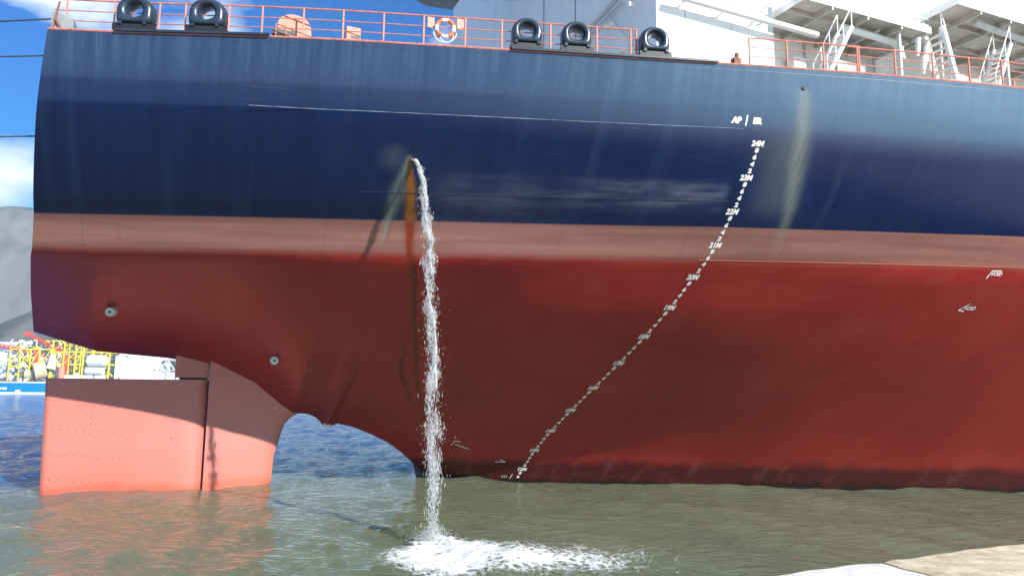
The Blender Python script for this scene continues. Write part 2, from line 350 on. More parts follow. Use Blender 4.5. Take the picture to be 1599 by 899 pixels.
# rudder horn -------------------------------------------------
M['rudder'] = mat('rudder_paint', (.50, .125, .095), .5, var=.10, scale=1.4, stretch=(.6, 1, .9), dirt=(.35, .12, .10))
_t = M['rudder'].node_tree; _b = _t.nodes['Principled BSDF']; _src = _b.inputs['Base Color'].links[0].from_socket
_c = N(_t, 'ShaderNodeTexCoord'); _s = N(_t, 'ShaderNodeSeparateXYZ'); L(_t, _c.outputs['Object'], _s.inputs[0])
_n2 = N(_t, 'ShaderNodeTexNoise', i_Scale=.8, i_Detail=5.0); _mm = N(_t, 'ShaderNodeMath', operation='MULTIPLY_ADD'); L(_t, _n2.outputs[0], _mm.inputs[0]); _mm.inputs[1].default_value = 1.2; L(_t, _s.outputs[2], _mm.inputs[2])
_r = N(_t, 'ShaderNodeValToRGB'); _e = _r.color_ramp.elements; _e[0].position = .12; _e[0].color = (.50, .09, .045, 1); _e[1].position = .16; _e[1].color = (.53, .14, .10, 1)
_k = _r.color_ramp.elements.new(.40); _k.color = (.52, .16, .13, 1); _k = _r.color_ramp.elements.new(.46); _k.color = (.47, .17, .14, 1); _k = _r.color_ramp.elements.new(.8); _k.color = (.50, .16, .13, 1)
_mr = N(_t, 'ShaderNodeMath', operation='DIVIDE'); L(_t, _mm.outputs[0], _mr.inputs[0]); _mr.inputs[1].default_value = 5.5; L(_t, _mr.outputs[0], _r.inputs[0])
_mx = N(_t, 'ShaderNodeMix', data_type='RGBA', blend_type='MIX', i_Factor=.78); L(_t, _src, _mx.inputs['A']); L(_t, _r.outputs[0], _mx.inputs['B']); L(_t, _mx.outputs['Result'], _b.inputs['Base Color'])
zz = np.r_[-1.5, 0, np.linspace(.3, 3.0, 14), np.linspace(3.15, 5.75, 16)]
Fz = np.interp(zz, [-1.5, -.07, 1.32, 1.92, 2.46, 2.82, 3.12, 3.26, 3.5, 6.4], [3.5, 3.61, 3.69, 3.86, 4.01, 4.14, 4.42, 4.75, 5.2, 5.6])
uu = np.linspace(0, 1, 26); hX = np.zeros((len(zz), 2 * len(uu))); hY = np.zeros_like(hX); hZ = np.zeros_like(hX)
for i, z in enumerate(zz):
    fl = 1 + .35 * max(0, (z - 2.9) / 2.5) ** 1.6
    tk = (.60 * np.sqrt(np.clip(1 - uu ** 2.6, 0, 1)) * (1 - .25 * uu)) * fl + .0
    xs = .625 + (Fz[i] - .625) * uu
    hX[i] = np.r_[xs, xs[::-1]]; hY[i] = np.r_[VC - tk, (VC + tk)[::-1]]; hZ[i] = z
hX = np.hstack([hX, hX[:, :1]]); hY = np.hstack([hY, hY[:, :1]]); hZ = np.hstack([hZ, hZ[:, :1]])
grid_obj('rudder_horn', hX, hY, hZ, M['rudder'], ship)
hb = MB(); hb.box(-.84, .60, VC - .46, VC + .46, 4.92, 6.3); hb.build('rudder_headbox', M['rudder'], ship)
sg = MB(); sg.box(.585, .62, VC - .36, VC + .36, -1.4, 4.80); sg.build('rudder_gap_plate', M['dark'], ship)  # dark plate added in the gap so no sky shows through
sg = MB(); sg.box(-.62, .55, VC - .34, VC + .34, 4.823, 4.917); sg.build('rudder_top_gap_plate', M['dark'], ship)  # second dark plate, added to darken the slit above the blade
# rudder blade: a foil, blunt at the stock and fine aft
zr = np.r_[-1.5, 0, np.linspace(.4, 4.82, 12)]; ur = np.linspace(0, 1, 30); rX = np.zeros((len(zr), 2 * len(ur) + 1)); rY = rX.copy(); rZ = rX.copy()
for i, z in enumerate(zr):
    aft = np.interp(z, [-1.5, 0, 4.82], [-5.72, -5.76, -5.92]); xs = .58 + (aft - .58) * ur
    tk = .06 + .56 * np.interp(ur, [0, .02, .06, .15, .4, .7, 1], [0.45, .75, .92, 1, .82, .42, 0])
    rX[i] = np.r_[xs, xs[::-1], xs[0]]; rY[i] = np.r_[VC - tk, (VC + tk)[::-1], VC - tk[0]]; rZ[i] = z
rud = grid_obj('rudder', rX, rY, rZ, M['rudder'], ship)
cp = MB(); n_ = len(ur); top = [(rX[-1, j], rY[-1, j], 4.82) for j in range(2 * n_)]
for j in range(n_ - 1): cp.add([top[j], top[j + 1], top[2 * n_ - 2 - j], top[2 * n_ - 1 - j]], [(0, 1, 2, 3)])
cp.build('top_plate', M['rudder'], rud)
def rud_face(s, z=2):
    u = (.58 - s) / (.58 + 5.85); return VC - (.06 + .56 * float(np.interp(u, [0, .02, .06, .15, .4, .7, 1], [.45, .75, .92, 1, .82, .42, 0])))
pb = MB()
def dot(s, z, r=.022):
    y = rud_face(s) - .006; pb.tube([(s, y + .02, z), (s, y, z)], r, 6)
for i in range(10): dot(-5.55 + .32 * i, 3.72 - .018 * i); dot(-5.50 + .30 * i, 2.62 - .02 * i); dot(-5.48 + .30 * i, 1.55 - .02 * i); dot(-5.45 + .31 * i, .50 - .015 * i)
for z in (4.05, 3.45, 3.15, 2.85, 2.45): dot(-4.05, z)
dot(-.8, 2.2, .03)
tag(pb.build('plug_bolt', M['dark'], rud), kind='stuff')

# sacrificial discs on the plating ------------------------------
def anode(s, z):
    y = Vat(s, z); nrm = Vector((-.12, -1, -.12)).normalized()
    b = MB(); c = Vector((s, y, z)) + Vector((0, -.10, -.14)); a_ = nrm.cross(Vector((0, 0, 1))).normalized(); c_ = a_.cross(nrm)
    rings = [(.0, .045, .055), (.0, .05, .115), (.01, .16, .12), (.0, .185, .08), (0, .19, -.35)]
    n = 20; base = 0
    for (_, r, h_) in rings:
        for q in range(n): b.v.append(tuple(c + a_ * (r * cos(2 * pi * q / n)) + c_ * (r * sin(2 * pi * q / n)) + nrm * h_))
    for i in range(len(rings) - 1):
        for q in range(n): b.f.append((i * n + q, i * n + (q + 1) % n, (i + 1) * n + (q + 1) % n, (i + 1) * n + q))
    o = b.build('anode', M['anode'], ship, True)
    h = MB(); h.tube([c + nrm * .058, c + nrm * .04], .05, 10); h.build('bolt_recess', M['dark'], o)
    g = MB(); g.bar(c + Vector((.10, 0, .22)), c + Vector((.26, .0, .19)), .05, .05); g.build('eye_plate', M['anode'], o)
    return o
anode(-3.2, 7.52); anode(3.12, 5.80)
a3 = MB(); 
def anode_free(c):
    b = MB(); rings = [(.045, .02), (.05, .09), (.15, .09), (.175, .05), (.18, -.05)]; n = 20; c = Vector(c)
    for r, h_ in rings:
        for q in range(n): b.v.append((c.x + r * cos(2 * pi * q / n), c.y - h_, c.z + r * sin(2 * pi * q / n)))
    for i in range(len(rings) - 1):
        for q in range(n): b.f.append((i * n + q, i * n + (q + 1) % n, (i + 1) * n + (q + 1) % n, (i + 1) * n + q))
    o = b.build('anode', M['anode'], ship, True); h = MB(); h.tube([(c.x, c.y - .03, c.z), (c.x, c.y, c.z)], .05, 10); h.build('bolt_recess', M['dark'], o)
anode_free((6.13, VC - .12, 2.78))

# overboard holes -----------------------------------------------
def outlet(s, z, r, name='discharge_hole'):
    y = Vat(s, z); b = MB(); b.torus((s, y - .01, z), r, r * .3, 18, 8); o = b.build(name, M['seam_dark'], ship, True)
    h = MB(); h.tube([(s, y - .02, z), (s, y + .04, z)], r, 14); h.build('bore', M['dark'], o)
outlet(17.77, 14.39, .055); outlet(6.02, 11.83, .06)

# painted writing ------------------------------------------------
def text_on_hull(txt, s, z, h, name='draft_mark', bold=.095, slant=0.0, sx=1.0, m=None):
    cu = bpy.data.curves.new('t', 'FONT'); cu.body = txt; cu.size = 1.0; cu.offset = bold * .5; cu.align_x = 'CENTER'; cu.resolution_u = 2
    ob = bpy.data.objects.new('t', cu); me = bpy.data.meshes.new_from_object(ob); bpy.data.objects.remove(ob); bpy.data.curves.remove(cu)
    k = h / .70
    for v in me.vertices:
        x, y = v.co.x * k * sx, v.co.y * k; x += slant * y
        ss, z2 = s + x, z + y - h / 2; v.co = (ss, Vat(ss, z2) - .016, z2)
    me.name = name; me.materials.clear(); me.materials.append(m or M['mark']); o = bpy.data.objects.new(name, me); COL.objects.link(o); o.parent = ship; return o
MS = ([12, 13, 14, 15, 16, 17, 18, 19, 20, 21, 24], [15.18, 15.32, 15.48, 15.64, 15.80, 15.98, 16.14, 16.30, 16.46, 16.62, 16.62])   # the column of marks leans with the frame
for d in range(12, 25):
    text_on_hull('%dM' % d, float(np.interp(d, *MS)), d - 11.4 + .035, .155)
    if d < 24:
        for i, ch in enumerate('2468'):
            q = d + .2 * (i + 1); text_on_hull(ch, float(np.interp(q, *MS)) + .03, q - 11.4 + .035, .125, sx=1.35)
text_on_hull('8', 15.16, .435, .125, sx=1.35); text_on_hull('6', 15.13, .235, .125, sx=1.35)
text_on_hull('AP', 15.75, 13.30, .17, 'frame_mark', .15); text_on_hull('ER', 16.42, 13.30, .17, 'frame_mark', .15)
def stroke(pts, w=.022, name='paint_line'):
    b = MB()
    for (s0, z0), (s1, z1) in zip(pts, pts[1:]):
        L_ = math.hypot(s1 - s0, z1 - z0); n = max(1, int(L_ / .15)); dx, dz = (s1 - s0) / L_, (z1 - z0) / L_
        for i in range(n):
            a = (s0 + (s1 - s0) * i / n, z0 + (z1 - z0) * i / n); c = (s0 + (s1 - s0) * (i + 1) / n, z0 + (z1 - z0) * (i + 1) / n)
            q = [(a[0] - dz * w, a[1] + dx * w), (a[0] + dz * w, a[1] - dx * w), (c[0] + dz * w, c[1] - dx * w), (c[0] - dz * w, c[1] + dx * w)]
            b.add([(x, Vat(x, z) - .015, z) for x, z in q], [(0, 1, 2, 3)])
    return b.build(name, M['mark'], ship)
stroke([(16.07, 13.14), (16.07, 13.46)], .022, 'frame_line')
stroke([(26.80, 8.76), (26.86, 9.03), (27.22, 9.03)], .016); text_on_hull('VOID', 27.08, 8.93, .12, 'tank_mark', .05)
stroke([(27.0, 7.92), (26.76, 7.70), (27.0, 7.66)], .016); text_on_hull('VOID', 27.14, 7.77, .12, 'tank_mark', .05)
stroke([(11.80, 1.78), (11.86, 2.02), (12.12, 1.98)], .014)
stroke([(11.95, 1.84), (12.62, 1.60)], .012); stroke([(13.95, .98), (14.38, .98), (14.12, 1.1)], .014)
text_on_hull('111', 14.55, .22, .12, 'frame_mark', .02); stroke([(14.80, .12), (14.86, .36)], .014)

# fairleads on the deck edge --------------------------------------
def make_fairlead(wd, ht):
    b = MB(); nA, nB = 40, 14; H = ht - .2; cz = .2 + H / 2
    for i in range(nA):
        a = 2 * pi * i / nA; ca_, sa_ = cos(a), sin(a)
        if sa_ >= 0: Ro = 1 / ((abs(ca_) / (wd / 2)) ** 2 + (abs(sa_) / (H / 2)) ** 2) ** .5
        else: Ro = 1 / ((abs(ca_) / (wd / 2)) ** 7 + (abs(sa_) / (H / 2)) ** 7) ** (1 / 7)
        Ri = .215
        for k2 in range(nB):
            p_ = 2 * pi * k2 / nB; md, hf_ = (Ro + Ri) / 2, (Ro - Ri) / 2
            cp_, sp_ = cos(p_), sin(p_); r = md + hf_ * math.copysign(abs(cp_) ** .85, cp_); y = .30 * math.copysign(abs(sp_) ** .8, sp_)
            b.v.append((r * ca_, y, cz + r * sa_))
    for i in range(nA):
        for k2 in range(nB):
            i2, k3 = (i + 1) % nA, (k2 + 1) % nB; b.f.append((i * nB + k2, i2 * nB + k2, i2 * nB + k3, i * nB + k3))
    o = b.build('fairlead', M['black'], ship, 'all')
    f = MB(); f.box(-wd / 2 - .03, wd / 2 + .03, -.27, .27, .0, .17); ob = f.build('base_block', M['dark'], o)
    g = MB(); g.box(-.05, .05, -.32, -.27, .14, .24)
    og = g.build('foot_lug', M['black'], o); og.location = (-.36, 0, 0); og2 = dup(og, (.36, 0, 0))
    return o, ob, (og, og2)
def slope(s): return atan2(edge(s + .5) - edge(s - .5), 1.0)
fl0 = None
for s_, wd in ((-2.28, 1.12), (-.28, 1.10), (8.98, .98), (10.50, .98), (12.95, .98)):
    k = 'w' if wd > 1.05 else 'n'
    if fl0 is None or (k == 'n' and flk == 'w'): fl0, fb0, fg0 = make_fairlead(wd, 1.10 if k == 'w' else 1.04); flk = k; f_ = fl0
    else:
        f_ = dup(fl0); dup(fb0, parent=f_); dup(fg0[0], parent=f_); dup(fg0[1], parent=f_)
    f_.location = (s_, edge(s_) + .22, 15.06); f_.rotation_euler = (0, 0, slope(s_))
for s0, s1 in ((-2.86, 1.42), (8.42, 14.85)):
    b = MB()
    ss = np.linspace(s0, s1, 14)
    for a, c in zip(ss, ss[1:]):
        va, vc_ = edge(a) - .10, edge(c) - .10
        for z0, z1 in ((14.99, 15.06),):
            b.add([(a, va, z0), (c, vc_, z0), (c, vc_ + .9, z0), (a, va + .9, z0), (a, va, z1), (c, vc_, z1), (c, vc_ + .9, z1), (a, va + .9, z1)], [(0, 1, 2, 3), (4, 7, 6, 5), (0, 4, 5, 1), (3, 2, 6, 7)])
    b.build('fairlead_seat', M['black'], ship)

# railings ---------------------------------------------------------
PX = [75, 180, 300, 420, 540, 800, 1050, 1210, 1400, 1599]; PS = [-4.66, -2.83, -.71, 1.42, 3.59, 8.47, 13.42, 16.76, 20.88, 25.69]
def p2s(px): return float(np.interp(px, PX, PS))       # post stations along the deck edge
def railing(stations, s0, s1, hts=(.40, .72, 1.07), inset=.26, r=.021, top=None):
    root = bpy.data.objects.new('railing', None); COL.objects.link(root); root.parent = ship
    p0 = MB(); p0.bar((0, 0, 0), (0, 0, 1.07), .045, .045); po = None
    for s_ in stations:
        if po is None: po = p0.build('post', M['rail'], root)
        q = po if po.location.length == 0 else dup(po)
        q.location = (s_, edge(s_) + inset, 15.0)
    for h in hts:
        b = MB(); b.tube([(s, edge(s) + inset - .0, 15.0 + h) for s in np.linspace(s0, s1, 12)], r * (1.25 if h == hts[-1] else .8), 6); b.build('rail', M['rail'], root, True)
    return root
railing([p2s(x) for x in (99, 175, 183, 246, 287, 356, 409, 474, 537, 600, 663, 729, 788, 864, 937, 991, 1000)], p2s(80), p2s(1003))
railing([p2s(x) for x in (1178, 1237, 1295, 1349)], p2s(1178), p2s(1349), hts=(.42, .73, 1.05))
railing([p2s(x) for x in (1352, 1410, 1468, 1525, 1578)] + [27, 28.6, 30.2, 32], p2s(1335), 33, hts=(.40, .70, 1.02))

# lifebuoy hanging on the rail (a thing of its own)
lb = empty('lifebuoy', loc2w(6.52, edge(6.52) + .20, 15.33), TH + slope(6.5), 'orange and white lifebuoy hanging on the pink deck rail with its white line', 'lifebuoy')
b = MB(); b.torus((0, 0, .33), .27, .062, 32, 10); b.build('ring', M['white'], lb, 'all')
for a in (45, 135, 225, 315):
    b = MB(); b.torus((0, 0, .33), .27, .065, 6, 10, a0=radians(a - 25), a1=radians(a + 25)); b.build('band', M['buoy_o'], lb, 'all')
b = MB(); b.torus((0, -.01, .22), .36, .012, 20, 6, a0=radians(185), a1=radians(355)); b.torus((.05, -.02, .06), .2, .012, 16, 6, a0=radians(170), a1=radians(370)); b.build('grab_line', M['white'], lb, True)
for x in (674, 721):
    s_ = p2s(x); b = MB(); b.box(s_ - .11, s_ + .11, edge(s_) + .24, edge(s_) + .27, 15.68, 16.02); b.build('lifebuoy_board', M['rail2'], ship)
# drum shaped cover, small box, corner gear, bitts
def half_drum(s, r, nm='winch_cover'):
    v = edge(s) + .62; b = MB(); n = 20
    pr = [(-r * 1.02, 0)] + [(-r * cos(pi * i / n), .62 + r * .80 * sin(pi * i / n)) for i in range(n + 1)] + [(r * 1.12, 0)]
    vs = [(s + x, v + y, 15 + z) for y in (0, .7) for x, z in pr]; k = len(pr)
    b.add(vs, [tuple(range(k)), tuple(range(2 * k - 1, k - 1, -1))] + [(i, i + 1, k + i + 1, k + i) for i in range(k - 1)])
    o = b.build(nm, M['rail2'], ship); h = MB(); h.box(s - r - .14, s - r * .22, v - .06, v + .2, 15.27, 15.44); h.tube([(s - .02, v - .03, 15.42), (s - .02, v + .05, 15.42)], .085, 12); h.build('recess', M['dark'], o)
    g = MB()
    for x in (-r - .05, -r * .5): g.box(s + x - .012, s + x + .012, v - .08, v - .06, 15.03, 15.6)
    g.build('bracket', M['rail'], o)
half_drum(2.18, .50)
s_ = 3.88; b = MB(); b.box(s_ - .23, s_ + .20, edge(s_) + .35, edge(s_) + .7, 15.0, 15.58); o = b.build('vent_box', M['rail2'], ship); b = MB(); b.box(s_ - .10, s_ + .18, edge(s_) + .34, edge(s_) + .36, 15.22, 15.30); b.build('grille', M['dark'], o)
b = MB(); b.add([(-4.60, 24.6, 15), (-4.60, 24.6, 15.62), (-4.0, 24.45, 15.40), (-4.0, 24.45, 15), (-4.60, 25.2, 15), (-4.60, 25.2, 15.62), (-4.0, 25.1, 15.40), (-4.0, 25.1, 15)], [(0, 1, 2, 3), (4, 7, 6, 5), (0, 4, 5, 1), (3, 2, 6, 7), (1, 5, 6, 2)])
o = b.build('corner_bracket', M['grey'], ship); b = MB(); b.bar((-4.55, 24.55, 15.02), (-4.42, 24.5, 15.9), .05); b.bar((-4.30, 24.52, 15.02), (-4.50, 24.5, 15.35), .06); b.build('stay', M['rust'], o)
s_ = 15.75; b = MB(); b.box(s_ - .16, s_ + .12, edge(s_) + .3, edge(s_) + .5, 15.0, 15.36); b.tube([(s_ - .02, edge(s_) + .35, 15.30), (s_ - .02, edge(s_) + .35, 15.52)], .07, 10); b.build('pipe_head', M['rust'], ship)
b = MB()
for s_ in (14.9, 17.25, 17.5): b.bar((s_, edge(s_) + .35, 15.0), (s_ + .08, edge(s_) + .35, 15.16), .03)
b.build('deck_fitting', M['rust'], ship)

# ---------------------------------------------------------------- deckhouse
D1, D2 = 24.0, 51.2
b = MB(); b.box(16.5, 22.65, D1, D2 - .3, 15, 44); dh = b.build('deckhouse', M['white'], ship)
b = MB(); b.box(22.66, 60, 25.5, D2 - 3, 15, 43); b.build('recessed_wall', M['white'], dh)
b = MB(); b.box(60.2, 100, D1 + 2, D2 - 2, 15, 26); b.build('forward_house', M['white'], dh)
def platform(s0, s1, v0, v1, z, name='platform', bw=1.05, rail_from=None):
    b = MB(); b.box(s0, s1, v0, v1, z, z + .12); p = b.build(name, M['beige'], ship)
    e = MB(); e.box(s0 - .02, s1 + .02, v0 - .04, v0 - .005, z - .16, z + .22); e.box(s0 - .04, s0 - .005, v0 - .003, v1, z - .16, z + .22); e.box(s1 + .005, s1 + .04, v0 - .003, v1, z - .16, z + .22); e.build('edge_plate', M['white'], p)
    for s in np.arange(s0 + 1.6, s1, 2.1):
        g = MB(); g.box(s - .05, s + .05, v0, v1, z - .30, z - .003); g.build('beam', M['beige'], p)
    for v in (v0 + (v1 - v0) * .35, v0 + (v1 - v0) * .72):
        g = MB(); g.box(s0 + .01, s1 - .01, v - .05, v + .05, z - .20, z - .004); g.build('beam', M['beige'], p)
    if bw:
        g = MB(); g.box(s0, rail_from or s1, v0 + .01, v0 + .05, z + .22, z + bw); g.build('bulwark', M['white'], p)
    if rail_from:
        post = None
        for s in np.arange(rail_from + .05, s1 + .01, (s1 - rail_from) / max(1, round((s1 - rail_from) / .9)) - .001):
            if post is None: g = MB(); g.box(-.03, .03, -.03, .03, 0, .95); post = g.build('post', M['white'], p); q = post
            else: q = dup(post)
            q.location = (float(s), v0 + .04, z + .12)
        for h in (.55, 1.05):
            g = MB(); g.tube([(rail_from, v0 + .04, z + h), (s1, v0 + .04, z + h)], .03, 6); g.build('rail', M['white'], p)
    return p
platform(22.95, 30.6, 22.4, 25.49, 21.3, rail_from=29.0)
platform(30.9, 46, 21.2, 25.49, 22.25, bw=.3, rail_from=32.6)
def ladder(a, b_, w, n, name='ladder', rails=True):
    a, b_ = Vector(a), Vector(b_); g = MB(); W_ = Vector((0, w, 0)) if abs((b_ - a).y) < .3 else Vector((w, 0, 0))
    for o_ in (Vector((0, 0, 0)), W_): g.bar(a + o_, b_ + o_, .10, .16)
    l = g.build(name, M['white'], ship)
    t = None
    for i in range(1, n):
        p = a.lerp(b_, i / n)
        if t is None: g = MB(); g.box(-.09, .09 + (w if W_.x else 0), -.0, (w if W_.y else .2), -.02, .02); t = g.build('tread', M['white'], l); q = t
        else: q = dup(t)
        q.location = p
    if rails:
        g = MB()
        for o_ in (Vector((0, 0, 0)), W_):
            g.tube([a + o_ + Vector((0, 0, .85)), b_ + o_ + Vector((0, 0, .85))], .028, 6)
            for i in (0, .33, .66, 1): p = a.lerp(b_, i) + o_; g.tube([p, p + Vector((0, 0, .85))], .022, 5)
        g.build('handrail', M['white'], l)
    return l
ladder((23.2, 21.6, 17.4), (24.7, 21.6, 19.9), .75, 9)
ladder((30.7, 21.9, 21.3), (31.6, 21.9, 18.2), .9, 10)
ladder((33.3, 21.3, 18.4), (34.6, 21.3, 21.0), .8, 9)
def pipe(pts, r, name='pipe', m='white', n=10):
    g = MB(); g.tube(pts, r, n); return g.build(name, M[m], ship, True)
pipe([(16.9, 23.4, 20.46), (24.6, 23.4, 20.30)], .15, m='grey_white'); pipe([(17.2, 23.0, 20.85), (21.6, 23.0, 20.75)], .035, m='grey_white')
pipe([(26.0, 23.3, 20.95), (29.3, 23.3, 20.85), (29.7, 23.3, 20.6), (29.75, 23.3, 20.1)], .16)
pipe([(21.7, 23.2, 20.9), (24.6, 22.5, 22.9)], .05, 'strut'); pipe([(22.0, 23.2, 20.85), (25.0, 22.5, 22.9)], .05, 'strut')
pipe([(33.0, 21.9, 22.0), (34.5, 21.9, 21.9), (44, 21.9, 21.7)], .16, m='grey_white')
for s in (17.6, 19.6, 21.4): b = MB(); b.bar((s, 23.0, 20.85), (s, 23.98, 20.35), .05); b.bar((s, 23.4, 20.4), (s, 23.99, 20.4), .05); b.build('pipe_bracket', M['white'], ship)
# gear seen in the recess
b = MB(); b.box(26.6, 28.4, 24.2, 25.4, 15, 19.9); b.build('ventilator_trunk', M['stack'], ship)
b = MB(); b.box(24.7, 25.4, 24.9, 25.4, 15, 20.0); b.build('locker', M['white'], ship)
for i, (s, z) in enumerate(((29.4, 19.9), (29.9, 19.6), (30.2, 19.3), (29.7, 19.1))):
    b = MB(); b.tube([(s, 22.2, z), (s + .1, 22.2, z + .7)], [.10, .12], 10); b.tube([(s - .03, 22.2, z - .18), (s, 22.2, z)], [.05, .10], 8); b.build('flood_lamp', M['white'], ship, True)
b = MB(); b.box(31.9, 35.6, 22.3, 22.5, 15, 18.9); b.add([(31.9, 22.3, 18.9), (35.6, 22.3, 18.9), (31.9, 22.3, 19.55), (31.9, 22.5, 18.9), (35.6, 22.5, 18.9), (31.9, 22.5, 19.55)], [(0, 1, 2), (3, 5, 4), (0, 2, 5, 3), (1, 4, 5, 2)])
b.build('bulwark_screen', M['white'], ship)
for s0, s1, z, nm in ((28.3, 31.2, 18.35, 'deck_cover'), (33.6, 39, 18.55, 'deck_cover')):
    b = MB(); b.add([(s0, 20.6, 15), (s1, 20.6, 15), (s1, 20.6, z), (s0 + .2, 20.6, z - .55), (s0, 22, 15), (s1, 22, 15), (s1, 22, z), (s0 + .2, 22, z - .55)], [(0, 1, 2, 3), (7, 6, 5, 4), (3, 2, 6, 7), (0, 3, 7, 4), (1, 5, 6, 2)]); b.build(nm, M['stack'], ship)
for s, v, z0, z1 in ((33.9, 21.0, 17.5, 19.0), (35.6, 20.9, 18.0, 20.6), (35.9, 20.9, 18.0, 20.6)):
    b = MB(); b.bar((s, v, z0), (s + .2, v, z1), .07); b.build('davit_post', M['rail'], ship)
wall_z = 15
for s, z0, z1, w in ((23.6, 17.0, 19.0, .8), (31.4, 18.6, 20.6, .85), (37.5, 19.2, 21.2, .85)):
    b = MB(); b.box(s, s + w, 25.44, 25.495, z0, z1); dr = b.build('door', M['grey_white'], dh); b = MB(); b.box(s + .12, s + .18, 25.38, 25.437, (z0 + z1) / 2 - .1, (z0 + z1) / 2 + .1); b.build('door_handle', M['dark'], dh)
for s, z in ((33.8, 20.3), (34.9, 20.3), (40.0, 20.9)):
    b = MB(); b.tube([(s, 25.46, z), (s, 25.493, z)], .24, 16); b.build('porthole', M['glass'], dh)
for pts, r in ((((25.9, 25.4, 21.2), (25.9, 25.4, 18.0)), .05), (((27.9, 22.9, 21.0), (27.9, 25.4, 21.0)), .05), (((30.3, 25.3, 21.1), (30.3, 25.3, 17.0)), .07), (((31.8, 22.8, 21.9), (31.8, 22.8, 18.2)), .06), (((36.6, 22.8, 22.1), (36.6, 22.8, 18.6)), .09), (((40.4, 22.8, 22.1), (40.4, 22.8, 18.6)), .09), (((29.0, 22.8, 21.2), (29.0, 22.8, 17.6)), .09)):
    pipe(list(pts), r, 'pillar', 'grey_white', 8)
for s0, s1, z in ((16.55, 22.6, 22.1),): b = MB(); b.box(s0, s1, 23.93, 23.997, z, z + .09); b.build('wall_stringer', M['grey_white'], dh)
for s in (17.9, 20.3): b = MB(); b.box(s, s + .05, 23.985, 23.998, 15, 30); b.build('plate_seam', M['grey_white'], dh)
# stay tubes and flood lights on the aft side of the house
pipe([(16.3, 25.7, 21.5), (16.3, 29.0, 21.3), (16.3, 32.5, 20.6)], .03, 'strut', 'grey_white')
pipe([(16.2, 25.6, 21.8), (16.2, 33.0, 21.2)], .11, 'strut', 'grey_white')
pipe([(16.2, 25.2, 18.9), (16.2, 27.5, 21.6)], .035, 'strut', 'grey_white')
for s, v, z in ((16.1, 25.66, 21.1), (16.1, 25.3, 20.7), (16.1, 27.27, 20.6), (16.1, 26.8, 20.5), (16.1, 27.8, 20.4), (16.1, 26.0, 18.95)):
    b = MB(); b.box(s - .13, s + .13, v - .1, v + .1, z, z + .17); b.bar((s, v, z + .15), (s, v + .3, z + .4), .04); b.build('floodlight', M['white'], ship)
# overhanging boat deck on the far side of the house (dark underside with white end)
b = MB(); b.add([(8.9, 36, 27.8), (11.2, 36, 27.0), (12.9, 36, 27.1), (12.9, 36, 30), (8.9, 36, 30), (8.9, 40, 27.8), (11.2, 40, 27.0), (12.9, 40, 27.1), (12.9, 40, 30), (8.9, 40, 30)], [(0, 1, 2, 3, 4), (9, 8, 7, 6, 5), (0, 5, 6, 1), (1, 6, 7, 2), (2, 7, 8, 3), (3, 8, 9, 4), (4, 9, 5, 0)])
b.build('stern_gantry', M['grey'], ship)
b = MB(); b.box(16.46, 16.49, 31.0, 31.06, 15, 27); b.box(16.46, 16.49, 34.7, 34.76, 15, 27); b.build('plate_seam', M['stack'], dh)

# mooring lines towards the left
for i, (p0, p1) in enumerate((((-4.62, 24.6, 15.35), None), ((-4.70, 25.0, 14.35), None), ((-5.10, 26.5, 12.25), None))):
    a = loc2w(p0[0], p0[1], p0[2]); e = Vector((a.x - 34, a.y + 2.0 - i * 1.5, [15.9, 15.0, 12.6][i])); b = MB()
    pts = [a.lerp(e, t) - Vector((0, 0, 1.6 * t * (1 - t))) for t in np.linspace(0, 1, 20)]
    b.tube(pts, .024, 6)
    tag(b.build('mooring_line', M['rope'], None, True), ['uppermost thin dark mooring line stretched left from the ship stern', 'middle thin mooring line, just below the deck corner of the stern', 'lowest thin mooring line, crossing the sky at half height of the navy stern'][i], 'rope', 'mooring lines from the stern')

